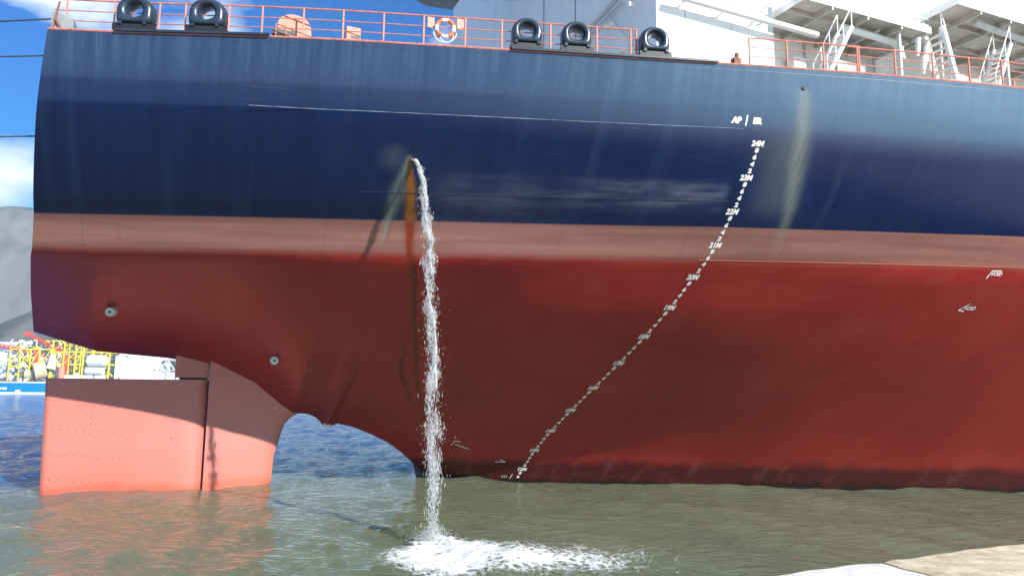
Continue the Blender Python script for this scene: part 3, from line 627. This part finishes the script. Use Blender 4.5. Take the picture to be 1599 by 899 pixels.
# ================================================================ WATER
WV = []
for i in range(70):
    lam = 0.5 * (9.0 / .5) ** rng.random(); a = radians(200) + rng.normal() * .75; kk = 2 * pi / lam
    WV.append((kk * cos(a), kk * sin(a), rng.random() * 6.28, .0038 * lam ** .85))
def wave(X, Y):
    H = np.zeros_like(X); D = np.hypot(X, Y)
    for kx, ky, ph, am in WV:
        lam = 2 * pi / math.hypot(kx, ky); H += am * np.clip(1.6 - D / (lam * 70), 0, 1) * np.sin(kx * X + ky * Y + ph)
    return H
def water_material():
    m = bpy.data.materials.new('harbour_water'); m.use_nodes = True; t = m.node_tree; b = t.nodes['Principled BSDF']
    b.inputs['Base Color'].default_value = (.085, .098, .055, 1); b.inputs['Roughness'].default_value = .07; b.inputs['IOR'].default_value = 1.333
    c = N(t, 'ShaderNodeTexCoord'); h = None
    for sc, am, st_ in ((1.5, .105, (.55, 1.8, 1)), (4.5, .036, (.6, 1.8, 1)), (13, .004, (1, 1.6, 1)), (.5, .04, (.6, 1.5, 1))):
        mp_ = N(t, 'ShaderNodeMapping'); mp_.inputs['Scale'].default_value = st_; mp_.inputs['Rotation'].default_value = (0, 0, radians(12))
        n = N(t, 'ShaderNodeTexNoise', i_Scale=sc, i_Detail=3.0, i_Roughness=.55); L(t, c.outputs['Object'], mp_.inputs[0]); L(t, mp_.outputs[0], n.inputs['Vector'])
        k_ = N(t, 'ShaderNodeMath', operation='MULTIPLY'); k_.inputs[1].default_value = am; L(t, n.outputs[0], k_.inputs[0])
        if h is None: h = k_.outputs[0]
        else: a_ = N(t, 'ShaderNodeMath', operation='ADD'); L(t, h, a_.inputs[0]); L(t, k_.outputs[0], a_.inputs[1]); h = a_.outputs[0]
    bp = N(t, 'ShaderNodeBump', i_Strength=1.0, i_Distance=1.0); L(t, h, bp.inputs['Height']); L(t, bp.outputs[0], b.inputs['Normal'])
    n = N(t, 'ShaderNodeTexNoise', i_Scale=.12, i_Detail=4.0); L(t, c.outputs['Object'], n.inputs['Vector'])
    # silty water along the quay, clearer beyond the ship's centreline, its blue standing in for reflected sky
    dt = N(t, 'ShaderNodeVectorMath', operation='DOT_PRODUCT'); dt.inputs[1].default_value = (-.75, .66, 0); L(t, c.outputs['Object'], dt.inputs[0])
    nn = N(t, 'ShaderNodeMath', operation='MULTIPLY_ADD'); L(t, n.outputs[0], nn.inputs[0]); nn.inputs[1].default_value = 14; L(t, dt.outputs['Value'], nn.inputs[2])
    ms_ = N(t, 'ShaderNodeMapRange', interpolation_type='SMOOTHSTEP'); ms_.inputs[1].default_value = 37; ms_.inputs[2].default_value = 54; L(t, nn.outputs[0], ms_.inputs[0])
    r = N(t, 'ShaderNodeValToRGB'); r.color_ramp.elements[0].position = .35; r.color_ramp.elements[1].position = .65
    r.color_ramp.elements[0].color = (.145, .180, .112, 1); r.color_ramp.elements[1].color = (.178, .202, .128, 1); L(t, n.outputs[0], r.inputs[0]); mw = N(t, 'ShaderNodeMix', data_type='RGBA'); L(t, ms_.outputs[0], mw.inputs['Factor']); L(t, r.outputs[0], mw.inputs['A']); mw.inputs['B'].default_value = (.03, .145, .36, 1); 
    df = N(t, 'ShaderNodeBsdfDiffuse'); L(t, mw.outputs['Result'], df.inputs['Color']); df.inputs['Normal'].default_value = (0, 0, 1)
    up = N(t, 'ShaderNodeCombineXYZ'); up.inputs[2].default_value = 1.0; L(t, up.outputs[0], df.inputs['Normal'])      # light scattered inside the silty water does not follow the ripples
    gl = N(t, 'ShaderNodeBsdfGlossy', i_Roughness=.06); L(t, bp.outputs[0], gl.inputs['Normal']); fr = N(t, 'ShaderNodeFresnel', i_IOR=1.333); L(t, bp.outputs[0], fr.inputs['Normal'])
    mxs = N(t, 'ShaderNodeMixShader'); L(t, fr.outputs[0], mxs.inputs[0]); L(t, df.outputs[0], mxs.inputs[1]); L(t, gl.outputs[0], mxs.inputs[2]); L(t, mxs.outputs[0], t.nodes['Material Output'].inputs[0]); t.nodes.remove(b)
    return m
M['water'] = water_material()
rr = [6.0]
while rr[-1] < 140: rr.append(rr[-1] * 1.0065)
while rr[-1] < 16000: rr.append(rr[-1] * 1.12)
aa = np.linspace(radians(-46), radians(46), 520); aa = np.r_[radians(-179.9), radians(-130), radians(-90), radians(-65), aa, radians(65), radians(90), radians(130), radians(179.9)]
rr = np.r_[0.02, 3.0, rr]
R_, A_ = np.meshgrid(np.array(rr), aa, indexing='ij'); wX = R_ * np.sin(A_); wY = R_ * np.cos(A_)
tag(grid_obj('water', wX, wY, wave(wX, wY), M['water']), kind='structure')

# ---- foam where the jet lands
JX, JY = -2.34, 23.15
def foam_density(X, Y):
    d1 = np.hypot((X + 1.55) / 2.15, (Y - 20.95) / 2.45); d2 = np.hypot((X - .3) / 2.3, (Y - 20.9) / 2.5); d3 = np.hypot((X - 1.9) / 4.0, (Y - 21.0) / 3.4)
    return np.maximum.reduce([1.0 * np.clip(1.12 - d1, 0, 1) ** .5, .80 * np.clip(1.1 - d2, 0, 1) ** .7, 60e-2 * np.clip(1.1 - d3, 0, 1) ** .75, 1.1 * np.clip(1 - np.hypot(X - JX, (Y - JY)) / .9, 0, 1) ** .5])
fx = np.arange(-4.8, 6.4, .035); fy = np.arange(16.8, 25.2, .05); fX, fY = np.meshgrid(fx, fy, indexing='ij')
fn = np.zeros_like(fX)
for i in range(60):
    lam = .12 * 10 ** rng.random(); a = rng.random() * 2 * pi; fn += lam ** .8 * np.sin(2 * pi / lam * (cos(a) * fX + 1.0 * sin(a) * fY) + rng.random() * 6.28)
fn /= fn.std(); D_ = foam_density(fX, fY)
fZ = wave(fX, fY) + .012 + .035 * np.clip(D_ - .3, 0, 1) * (1 + .8 * fn.clip(-2, 2)) + .04 * np.clip(1.2 - np.hypot(fX - JX, fY - JY), 0, 1) * (1 + fn)
def foam_material():
    m = bpy.data.materials.new('foam'); m.use_nodes = True; t = m.node_tree; b = t.nodes['Principled BSDF']; out = t.nodes['Material Output']
    b.inputs['Base Color'].default_value = (.86, .88, .87, 1); b.inputs['Roughness'].default_value = .55; b.inputs['Subsurface Weight'].default_value = 0
    at = N(t, 'ShaderNodeAttribute', attribute_name='foam_amount'); c = N(t, 'ShaderNodeTexCoord')
    mp_ = N(t, 'ShaderNodeMapping'); mp_.inputs['Scale'].default_value = (1, .75, 1)
    n1 = N(t, 'ShaderNodeTexNoise', i_Scale=2.6, i_Detail=9.0, i_Roughness=.72, i_Distortion=1.2); vo = N(t, 'ShaderNodeTexVoronoi', feature='DISTANCE_TO_EDGE', i_Scale=5.5)
    n3 = N(t, 'ShaderNodeTexNoise', i_Scale=3.0, i_Detail=4.0); ad = N(t, 'ShaderNodeMix', data_type='RGBA', i_Factor=.35)
    L(t, c.outputs['Object'], mp_.inputs[0]); L(t, mp_.outputs[0], n1.inputs['Vector']); L(t, mp_.outputs[0], n3.inputs['Vector']); L(t, mp_.outputs[0], ad.inputs['A']); L(t, n3.outputs['Color'], ad.inputs['B']); L(t, ad.outputs['Result'], vo.inputs['Vector'])
    v2 = N(t, 'ShaderNodeMapRange'); v2.inputs[1].default_value = 0; v2.inputs[2].default_value = .35; v2.inputs[3].default_value = .12; v2.inputs[4].default_value = -.08; L(t, vo.outputs['Distance'], v2.inputs[0])
    s1 = N(t, 'ShaderNodeMath', operation='ADD'); L(t, n1.outputs[0], s1.inputs[0]); L(t, v2.outputs[0], s1.inputs[1])
    s2 = N(t, 'ShaderNodeMath', operation='ADD'); L(t, s1.outputs[0], s2.inputs[0]); L(t, at.outputs['Fac'], s2.inputs[1])
    mr = N(t, 'ShaderNodeMapRange', interpolation_type='SMOOTHSTEP'); mr.inputs[1].default_value = .93; mr.inputs[2].default_value = 1.32; L(t, s2.outputs[0], mr.inputs[0])
    tr_ = N(t, 'ShaderNodeBsdfTransparent'); ms = N(t, 'ShaderNodeMixShader'); L(t, mr.outputs[0], ms.inputs[0]); L(t, tr_.outputs[0], ms.inputs[1]); L(t, b.outputs[0], ms.inputs[2]); L(t, ms.outputs[0], out.inputs[0])
    bp = N(t, 'ShaderNodeBump', i_Strength=.8, i_Distance=.05); L(t, s1.outputs[0], bp.inputs['Height']); L(t, bp.outputs[0], b.inputs['Normal'])
    return m
M['foam'] = foam_material()
fo = grid_obj('foam', fX, fY, fZ, M['foam']); tag(fo, 'white churned foam patch on the water where the falling jet lands', 'foam', kind='stuff')
fa = fo.data.attributes.new('foam_amount', 'FLOAT', 'POINT'); fa.data.foreach_set('value', D_.astype(np.float32).ravel())

# ---- falling water
J0 = Vector((loc2w(6.06, 22.46, 0).x, loc2w(6.06, 22.46, 0).y, 11.80)); TT = sqrt(2 * 11.8 / 9.81)
def jet(t): return Vector((J0.x + (JX - J0.x) * (1 - (1 - t / TT) ** 1.5), J0.y + (JY - J0.y) * t / TT - .12 * sin(pi * min(1, t / TT * 1.5)), J0.z - 4.905 * t * t))
jm = bpy.data.materials.new('falling_water'); jm.use_nodes = True; _b = jm.node_tree.nodes['Principled BSDF']; _b.inputs['Base Color'].default_value = (.92, .93, .94, 1); _b.inputs['Roughness'].default_value = .2
_o = jm.node_tree.nodes['Material Output']; _tl = N(jm.node_tree, 'ShaderNodeBsdfTranslucent'); _tl.inputs['Color'].default_value = (.85, .87, .9, 1)
_ms = N(jm.node_tree, 'ShaderNodeMixShader', i_0=.42); _tp = N(jm.node_tree, 'ShaderNodeBsdfTransparent'); _m2 = N(jm.node_tree, 'ShaderNodeMixShader', i_0=.58)
L(jm.node_tree, _b.outputs[0], _ms.inputs[1]); L(jm.node_tree, _tl.outputs[0], _ms.inputs[2]); L(jm.node_tree, _ms.outputs[0], _m2.inputs[1]); L(jm.node_tree, _tp.outputs[0], _m2.inputs[2]); L(jm.node_tree, _m2.outputs[0], _o.inputs[0])
jb = MB()
def rad(t): u = t / TT; return .032 + .065 * min(1, u * 2.5) + .115 * u ** 1.6
def drop(c, ax, l, w):
    ax = ax.normalized(); a_ = ax.cross(Vector((rng.normal(), rng.normal(), rng.normal()))).normalized(); b_ = ax.cross(a_)
    vs = [c + ax * l, c + a_ * w, c + (b_ * .9 - a_ * .5) * w, c + (-b_ * .9 - a_ * .5) * w, c - ax * l]
    jb.add(vs, [(0, 1, 2), (0, 2, 3), (0, 3, 1), (4, 2, 1), (4, 3, 2), (4, 1, 3)])
# twisted ropes of water near the outlet, breaking up on the way down
for k_ in range(5):
    ph = rng.random() * 6.28; fr = 5 + 5 * rng.random(); pts = []; rs_ = []; t0 = 0; t = 0.0
    while t < TT * .80:
        r_ = rad(t) * (.55 + .3 * sin(9 * t + ph)); w_off = Vector((cos(fr * t * 2.2 + ph) * r_, sin(fr * t * 2 + ph) * r_ * .8, .0))
        p = jet(t) + w_off + Vector((rng.normal(), rng.normal(), 0)) * .010
        on = (sin(17 * t + ph * 3) + sin(29 * t + ph) + 1.55 - 1.6 * t / TT) > 0 or t < .25
        if on: pts.append(p); rs_.append(max(.006, (.040 - .010 * t) * (.6 + .7 * rng.random())))
        if (not on or t + .02 >= TT * .8) and len(pts) > 2: rs_[0] *= .3; rs_[-1] *= .3; jb.tube(pts, rs_, 5); pts, rs_ = [], []
        elif not on: pts, rs_ = [], []
        t += .012 + .006 * rng.random()
b0 = [jet(t) for t in np.linspace(0, .22, 8)]; jb.tube(b0, [.05, .055, .06, .065, .065, .06, .05, .03], 8)
cl = [(TT * rng.random() ** .6, rng.normal() * .5, rng.normal() * .5) for _ in range(150)]
for i in range(15000):
    if rng.random() < .84:
        ct, cx_, cy_ = cl[rng.integers(len(cl))]; t = ct + rng.normal() * .013; ox, oy = cx_ + rng.normal() * .33, cy_ + rng.normal() * .33
    else: t = TT * rng.random() ** .45; ox, oy = rng.normal() * .75, rng.normal() * .75
    if t < .12 or t > TT: continue
    if rng.random() < .02: ox *= 2.3; oy *= 2.3
    r_ = rad(t); c = jet(t) + Vector((ox * r_, oy * r_, rng.normal() * .02)); u = t / TT
    if rng.random() < .5: s_ = .005 + .013 * rng.random() ** 2; drop(c, Vector((rng.normal() * .16, rng.normal() * .16, -1)), s_ * (2.5 + 7.0 * u * rng.random()), s_)
    else: s_ = .003 + .006 * rng.random(); drop(c, Vector((rng.normal() * .3, rng.normal() * .3, -1)), s_ * (1.5 + 2 * rng.random()), s_)
# splash crown
for i in range(2200):
    a = rng.random() * 6.28; r_ = abs(rng.normal()) * .34; c = Vector((JX + cos(a) * r_, JY + sin(a) * r_, abs(rng.normal()) * .22 * exp(-r_)))
    drop(c, Vector((cos(a), sin(a), 1.5)), .02, .009)
jo = jb.build('falling_water', jm, None, 'all'); tag(jo, 'white jet of water falling from the discharge hole in the ship side', 'water jet', kind='stuff')

# ================================================================ QUAY
qm = mat('quay_concrete', (.60, .50, .35), .85, var=.2, scale=4.5, bump=1.0, dirt=(.38, .29, .18))
qm2 = mat('quay_concrete_pale', (.70, .67, .60), .85, var=.12, scale=5, bump=.9)
QA = Vector((2.59, 7.03)); QD = Vector((cos(radians(25)), sin(radians(25)))); QN = Vector((QD.y, -QD.x))
quay = empty('quay', (0, 0, 0)); tag(quay, kind='structure')
def slab(u0, u1, d0, d1, z, m, nm, jag=0.0, hb=.45):
    n = max(2, int((u1 - u0) / .12)); k = 14; G = {}
    b = bmesh.new()
    for i in range(n + 1):
        for j in range(k + 1):
            u = u0 + (u1 - u0) * i / n; d = d0 + (d1 - d0) * (j / k) ** 1.6
            if i == 0: u += jag * (.6 * sin(d * 7 + 1) + .4 * sin(d * 19))
            if i == n: u += jag * (.6 * sin(d * 7 + 1) + .4 * sin(d * 19))
            e = (.018 * sin(u * 5.1) + .012 * sin(u * 13.7 + 1)) if j == 0 else 0
            zz_ = z + .006 * sin(u * 3.1 + d * 2.2) + .004 * sin(u * 11 - d * 9) - (.035 if j == 0 else 0) - (.012 if i in (0, n) else 0)
            p = QA + QD * u + QN * (d + e); G[i, j] = b.verts.new((p.x, p.y, zz_))
    for i in range(n):
        for j in range(k): b.faces.new((G[i, j], G[i + 1, j], G[i + 1, j + 1], G[i, j + 1]))
    ev = [e for e in b.edges if e.is_boundary]; r = bmesh.ops.extrude_edge_only(b, edges=ev)
    for v in r['geom']:
        if isinstance(v, bmesh.types.BMVert): v.co.z = z - hb
    bmesh.ops.recalc_face_normals(b, faces=b.faces)
    me = bpy.data.meshes.new(nm); b.to_mesh(me); b.free(); me.materials.append(m); o = bpy.data.objects.new(nm, me); COL.objects.link(o); o.parent = quay; return o
slab(-9, -3.0, 0, 1.15, 2.90, qm2, 'coping_slab'); slab(-2.975, 1.12, 0, 1.15, 2.895, qm2, 'coping_slab', .03); slab(1.155, 4.6, 0, 1.15, 2.90, qm, 'coping_slab', .03); slab(4.63, 9.5, 0, 1.15, 2.89, qm, 'coping_slab')
b = MB(); pts = [QA + QD * -60 + QN * .06, QA + QD * 90 + QN * .06, QA + QD * 90 + QN * 40, QA + QD * -60 + QN * 40]
b.add([(p.x, p.y, z) for z in (-2, 2.80) for p in pts], [(0, 3, 2, 1), (4, 5, 6, 7), (0, 1, 5, 4), (1, 2, 6, 5), (2, 3, 7, 6), (3, 0, 4, 7)]); b.build('quay_wall', qm, quay)

# ================================================================ FAR SUPPORT VESSELS  (moored about 365 m away)
DS = 365.0
def fx_(px, d=DS): return (px - 799.5) / F * d * 1.0
def fz_(py, d=DS): return 4.52 + (600 - py) / F * d
fv = empty('support_vessel', (fx_(60), DS, 0), 0, 'distant offshore vessel with bright blue hull, yellow deck frames and red cranes beyond the rudder', 'vessel')
def FB(name, m, fn_, parent=None, smooth=False):
    b = MB(); fn_(b); return b.build(name, M[m], parent or fv, smooth)
ox = fx_(60)
def X_(px): return fx_(px) - ox
def bx(b, px0, px1, py0, py1, y0=0, y1=6): b.box(X_(px0), X_(px1), y0, y1, fz_(py1), fz_(py0))
def br(b, p0, p1, w, y=0): b.bar((X_(p0[0]), y, fz_(p0[1])), (X_(p1[0]), y, fz_(p1[1])), w)
def hullf(b):
    pr = [(-130, 596), (290, 596), (300, 590), (290, 613.5), (-120, 613.5)]
    vs = [(X_(x), y, fz_(z)) for y in (-1, 16) for x, z in pr]; k = len(pr)
    b.add(vs, [tuple(range(k)), tuple(range(2 * k - 1, k - 1, -1))] + [(i, (i + 1) % k, k + (i + 1) % k, k + i) for i in range(k)])
FB('hull', 'vessel_blue', hullf); FB('boot_stripe', 'white', lambda b: bx(b, -120, 290, 611.5, 618, -1.05, 16.05)); FB('rubbing_strake', 'white', lambda b: bx(b, -130, 292, 595.4, 597.2, -1.3, -1.0))
FB('fender', 'white', lambda b: bx(b, 37, 43, 608, 616, -1.8, -1.02))
def letters(b):
    for x0, x1, y0, y1 in ((-12, 9, 598.5, 601.5), (-12, -2, 604, 607), (0, 6, 604, 607.5), (7.5, 13, 604.3, 607.5), (14.5, 22, 604.3, 607.3)): bx(b, x0, x1, y0, y1, -1.06, -1.003)
FB('bow_lettering', 'white', letters)
def crane(base, knee, tip, w, name='crane'):
    c = FB(name, 'crane_red', lambda b: (b.bar((X_(base[0]), 1, fz_(594)), (X_(base[0]), 1, fz_(base[1])), w * 1.5), b.box(X_(base[0]) - w, X_(base[0]) + w, 0, 3.5, fz_(base[1] + 6), fz_(base[1] - 6))))
    def bm_(b):
        a, e = Vector((X_(knee[0]), .5, fz_(knee[1]))), Vector((X_(tip[0]), .5, fz_(tip[1]))); n = 7
        for o_ in (Vector((0, 0, .9)), Vector((0, 0, -.9)), Vector((0, 1.8, .6)), Vector((0, 1.8, -.6))): b.bar(a + o_ * 1.1, e + o_ * .45, .42)
        for i in range(n):
            p, q = a.lerp(e, i / n), a.lerp(e, (i + 1) / n); f0, f1 = 1.1 - .65 * i / n, 1.1 - .65 * (i + 1) / n
            b.bar(p + Vector((0, 0, .9 * f0)), q + Vector((0, 0, -.9 * f1)), .3); b.bar(p + Vector((0, 0, -.9 * f0)), p + Vector((0, 0, .9 * f0)), .3)
    FB('boom', 'crane_red', bm_, c); FB('boom_head', 'crane_red', lambda b: b.box(X_(tip[0]) - 1.2, X_(tip[0]) + 1.2, 0, 2, fz_(tip[1]) - .9, fz_(tip[1]) + .9), c)
    return c
crane((106, 560), (108, 552), (42, 521), 1.6); crane((62, 556), (62, 552), (-22, 534), 1.3)
FB('deck_house', 'white', lambda b: (bx(b, -30, 18, 534, 590, 3, 12), bx(b, 18, 24, 545, 560, 3, 10)))
def yframe(px0, px1, levels, posts, w=.55, y0=0, y1=7, brace=True):
    o = FB('yellow_frame', 'yellow', lambda b: [bx(b, px0, px1, l - 1.0, l + 1.0, y0, y1) for l in levels])
    g = None
    for p in posts:
        if g is None: g = FB('post', 'yellow', lambda b: b.bar((0, y0, fz_(594)), (0, y0, fz_(min(levels))), w), o); q = g
        else: q = dup(g)
        q.location = (X_(p), -.02, 0)
    if brace:
        for a, c in zip(posts, posts[1:]):
            for l0, l1 in zip(levels, levels[1:]): FB('brace', 'yellow', lambda b: br(b, (a, l1), (c, l0), .38, y0 - .1), o)
    return o
yframe(19, 86, (545, 572), (20, 36, 52, 66, 84)); yframe(82, 178, (532, 549, 568), (86, 104, 122, 134, 150, 175)); yframe(110, 150, (522, 533), (112, 130, 148), w=.4)
def rig(b, n, x0, x1, y0, y1, lo=.4, hi=2.2):
    for _ in range(n):
        x, y = x0 + (x1 - x0) * random.random(), y0 + (y1 - y0) * random.random(); w, h = random.uniform(1, 6), random.uniform(1, 5)
        if random.random() < .45: br(b, (x, y), (x + random.uniform(-6, 6), y + random.uniform(2, 9)), random.uniform(.25, .5), random.uniform(-.5, 3))
        else: d = random.uniform(0, 3); bx(b, x, x + w, y, y + h, d, d + random.uniform(1, 3))
tag(FB('pipework', 'white', lambda b: rig(b, 150, 18, 100, 530, 592)), kind='stuff'); tag(FB('pipework', 'yellow', lambda b: rig(b, 90, 22, 178, 530, 592)), kind='stuff'); tag(FB('pipework', 'grey_white', lambda b: rig(b, 70, 0, 178, 550, 592)), kind='stuff'); tag(FB('pipework', 'grey', lambda b: rig(b, 60, 2, 178, 548, 592)), kind='stuff')
def drum(b): b.tube([(X_(62), -1.5, fz_(580)), (X_(74), 1.5, fz_(576))], [4.2, 4.2], 20)
FB('hose_drum', 'tan', drum, None, True); FB('cable_spool', 'tan', lambda b: b.tube([(X_(46), 2, fz_(584)), (X_(60), 2, fz_(584))], 2.9, 18), None, True)
FB('storage_tank', 'white', lambda b: b.tube([(X_(142), -1, fz_(562)), (X_(146), -1, fz_(562)), (X_(170), -1, fz_(562)), (X_(174), -1, fz_(562))], [1.2, 2.7, 2.7, 1.2], 16), None, True)
FB('storage_tank', 'white', lambda b: b.tube([(X_(143), -1, fz_(578)), (X_(168), -1, fz_(578))], [1.8, 1.8], 14), None, True)
FB('white_column', 'white', lambda b: b.tube([(X_(87), -1, fz_(575)), (X_(89), -1, fz_(553))], [2.0, 1.2], 14), None, True)
FB('red_stack', 'rail2', lambda b: b.tube([(X_(106), -2, fz_(594)), (X_(106), -2, fz_(573))], 1.5, 14), None, True)
ct = None
for px in (114, 122, 130, 141, 149, 160, 167):
    if ct is None: ct = FB('container', 'white', lambda b: b.box(-1.05, 1.05, -1.6, .8, fz_(593), fz_(584.5))); q = ct
    else: q = dup(ct)
    q.location = (X_(px), 0, 0)
FB('mast', 'white', lambda b: (b.bar((X_(50.5), 4, fz_(560)), (X_(50.5), 4, fz_(526)), .4), b.bar((X_(48), 4, fz_(530)), (X_(53), 4, fz_(530)), .25)))
# white block and braced frame further right: a second vessel's accommodation
av = empty('accommodation_barge', (fx_(215), DS + 6, 0), 0, 'distant white block with a braced frame at its right end, seen above the rudder', 'vessel')
ox = fx_(215)
FB('hull', 'vessel_blue', lambda b: bx(b, 176, 330, 592, 613, 0, 16), av)
ab = FB('accommodation_block', 'white', lambda b: (bx(b, 180, 244, 545, 592, 0, 12), bx(b, 176, 187, 553, 592, -1, 8)), av)
for px, py in ((188, 553), (192, 553), (182, 588), (236, 574)): FB('window', 'glass', lambda b: bx(b, px, px + 2.2, py, py + 2.6, -.1 - (1 if px < 187 else 0), .2), ab)
lf = FB('braced_frame', 'grey_white', lambda b: [br(b, *q, .5) for q in (((244, 558), (271, 558)), ((244, 575), (272, 575)), ((245, 558), (245, 592)), ((272, 560), (273, 592)), ((246, 575), (257, 559)), ((257, 559), (269, 575)), ((258, 575), (258, 592)))], av)
FB('panel', 'white', lambda b: (bx(b, 258, 272, 577, 592, 1, 3), bx(b, 244, 251, 577, 592, 1, 3)), av); FB('backing', 'grey', lambda b: bx(b, 246, 272, 559, 563, 2, 3), av)

# ================================================================ MOUNTAIN
def mountain(name, d0, x0, x1, nx, ny, prof, depth, m):
    xs = np.linspace(x0, x1, nx); ts = np.linspace(0, 1, ny); X, T = np.meshgrid(xs, ts, indexing='ij'); H = np.zeros_like(X)
    ridge = np.zeros_like(xs); r2 = np.random.default_rng(3)
    nz = np.zeros_like(X)
    for i in range(44):
        lam = 60 * 26 ** r2.random(); a = r2.random() * pi; nz += lam ** .9 * (1 - 2 * np.abs(np.sin(pi / lam * (cos(a) * X + sin(a) * T * depth) + r2.random() * 6)))
    nz /= nz.std()
    top, h = prof(X, T); Z = h + nz * top
    Z[:, 0] = -30
    return tag(grid_obj(name, X, d0 + T * depth, Z, m), kind='structure')
mm = bpy.data.materials.new('mountain_rock'); mm.use_nodes = True; _t = mm.node_tree; _b = _t.nodes['Principled BSDF']; _b.inputs['Roughness'].default_value = .95
_c = N(_t, 'ShaderNodeTexCoord'); _g = N(_t, 'ShaderNodeNewGeometry'); _sp = N(_t, 'ShaderNodeSeparateXYZ'); L(_t, _g.outputs['Normal'], _sp.inputs[0])
_n = N(_t, 'ShaderNodeTexNoise', i_Scale=.008, i_Detail=12.0, i_Roughness=.65); L(_t, _c.outputs['Object'], _n.inputs['Vector'])
_a = N(_t, 'ShaderNodeMath', operation='MULTIPLY_ADD'); _a.inputs[1].default_value = 1.6; L(_t, _n.outputs[0], _a.inputs[0]); L(_t, _sp.outputs[2], _a.inputs[2]); _h = N(_t, "ShaderNodeMath", operation="MULTIPLY"); _h.inputs[1].default_value = .5; L(_t, _a.outputs[0], _h.inputs[0])
_r = N(_t, 'ShaderNodeValToRGB'); _r.color_ramp.elements[0].position = .56; _r.color_ramp.elements[0].color = (.17, .155, .15, 1); _r.color_ramp.elements[1].position = .86; _r.color_ramp.elements[1].color = (.025, .045, .028, 1)
L(_t, _h.outputs[0], _r.inputs[0]); L(_t, _r.outputs[0], _b.inputs['Base Color'])
def prof_table(X, T):
    slope_ = np.interp(T, [0, .10, .35, .55, .62, .72, 1], [0, 40, 190, 500, 880, 1120, 1130]); s = 1 - .06 * np.clip(-(X + 3300) / 2500, -1, 1)
    slope_ = slope_ * np.interp((X / (3300 + T * 1700)), [-.62, -.50, -.40], [1, .45, .02]); amp = np.interp((X / (3300 + T * 1700)), [-.62, -.5, -.40], [1, .5, .05]) * np.interp(T, [0, .2, .5, .65, .75, 1], [6, 34, 75, 60, 9, 6]); return amp, slope_ * s * 1.0
mountain('mountain', 3300, -6500, 1500, 420, 200, prof_table, 1700, mm)
def prof_hill(X, T):
    h = 230 * np.exp(-((X + 1560) / 380) ** 2 - ((T - .5) / .3) ** 2) + 90 * np.exp(-((T - .5) / .3) ** 2) * np.interp(X, [-1500, -900], [1, .15]); return np.full_like(X, 5.0) * np.exp(-((T - .5) / .3) ** 2), h
mountain('foothill', 2300, -4200, 600, 200, 60, prof_hill, 700, mm)
hs_ = MB(); r3 = np.random.default_rng(5)
for i in range(900):
    x = -2500 + 1900 * r3.random(); y = 2450 + 500 * r3.random(); z = 6 + 100 * r3.random() ** 2; w = 7 + 12 * r3.random(); hs_.box(x, x + w, y, y + 10, z - 12, z + 5 + 5 * r3.random())
hm = mat('house_walls', (.62, .60, .55), .8, scale=.01); hs_.build('distant_town', hm).select_set(False); ho = bpy.data.objects['distant_town']; tag(ho, 'hazy scatter of pale houses at the foot of the mountain', 'town', kind='stuff')
b = MB(); b.box(-9000, 2500, 1500, 5200, -3, 2.0); tag(b.build('far_shore', mm), kind='structure')

# ================================================================ HAZE
hz = MB(); hz.box(-9500, 3000, -300, 5600, -6, 1300); hm_ = bpy.data.materials.new('haze'); hm_.use_nodes = True; ht = hm_.node_tree; ht.nodes.clear()
pv = N(ht, 'ShaderNodeVolumePrincipled', i_Density=0.00006); pv.inputs['Color'].default_value = (.62, .80, 1, 1); ov = N(ht, 'ShaderNodeOutputMaterial'); L(ht, pv.outputs[0], ov.inputs['Volume'])
USE_HAZE = True
if USE_HAZE: tag(hz.build('haze', hm_), 'pale blue harbour haze filling the air', 'haze', kind='stuff')
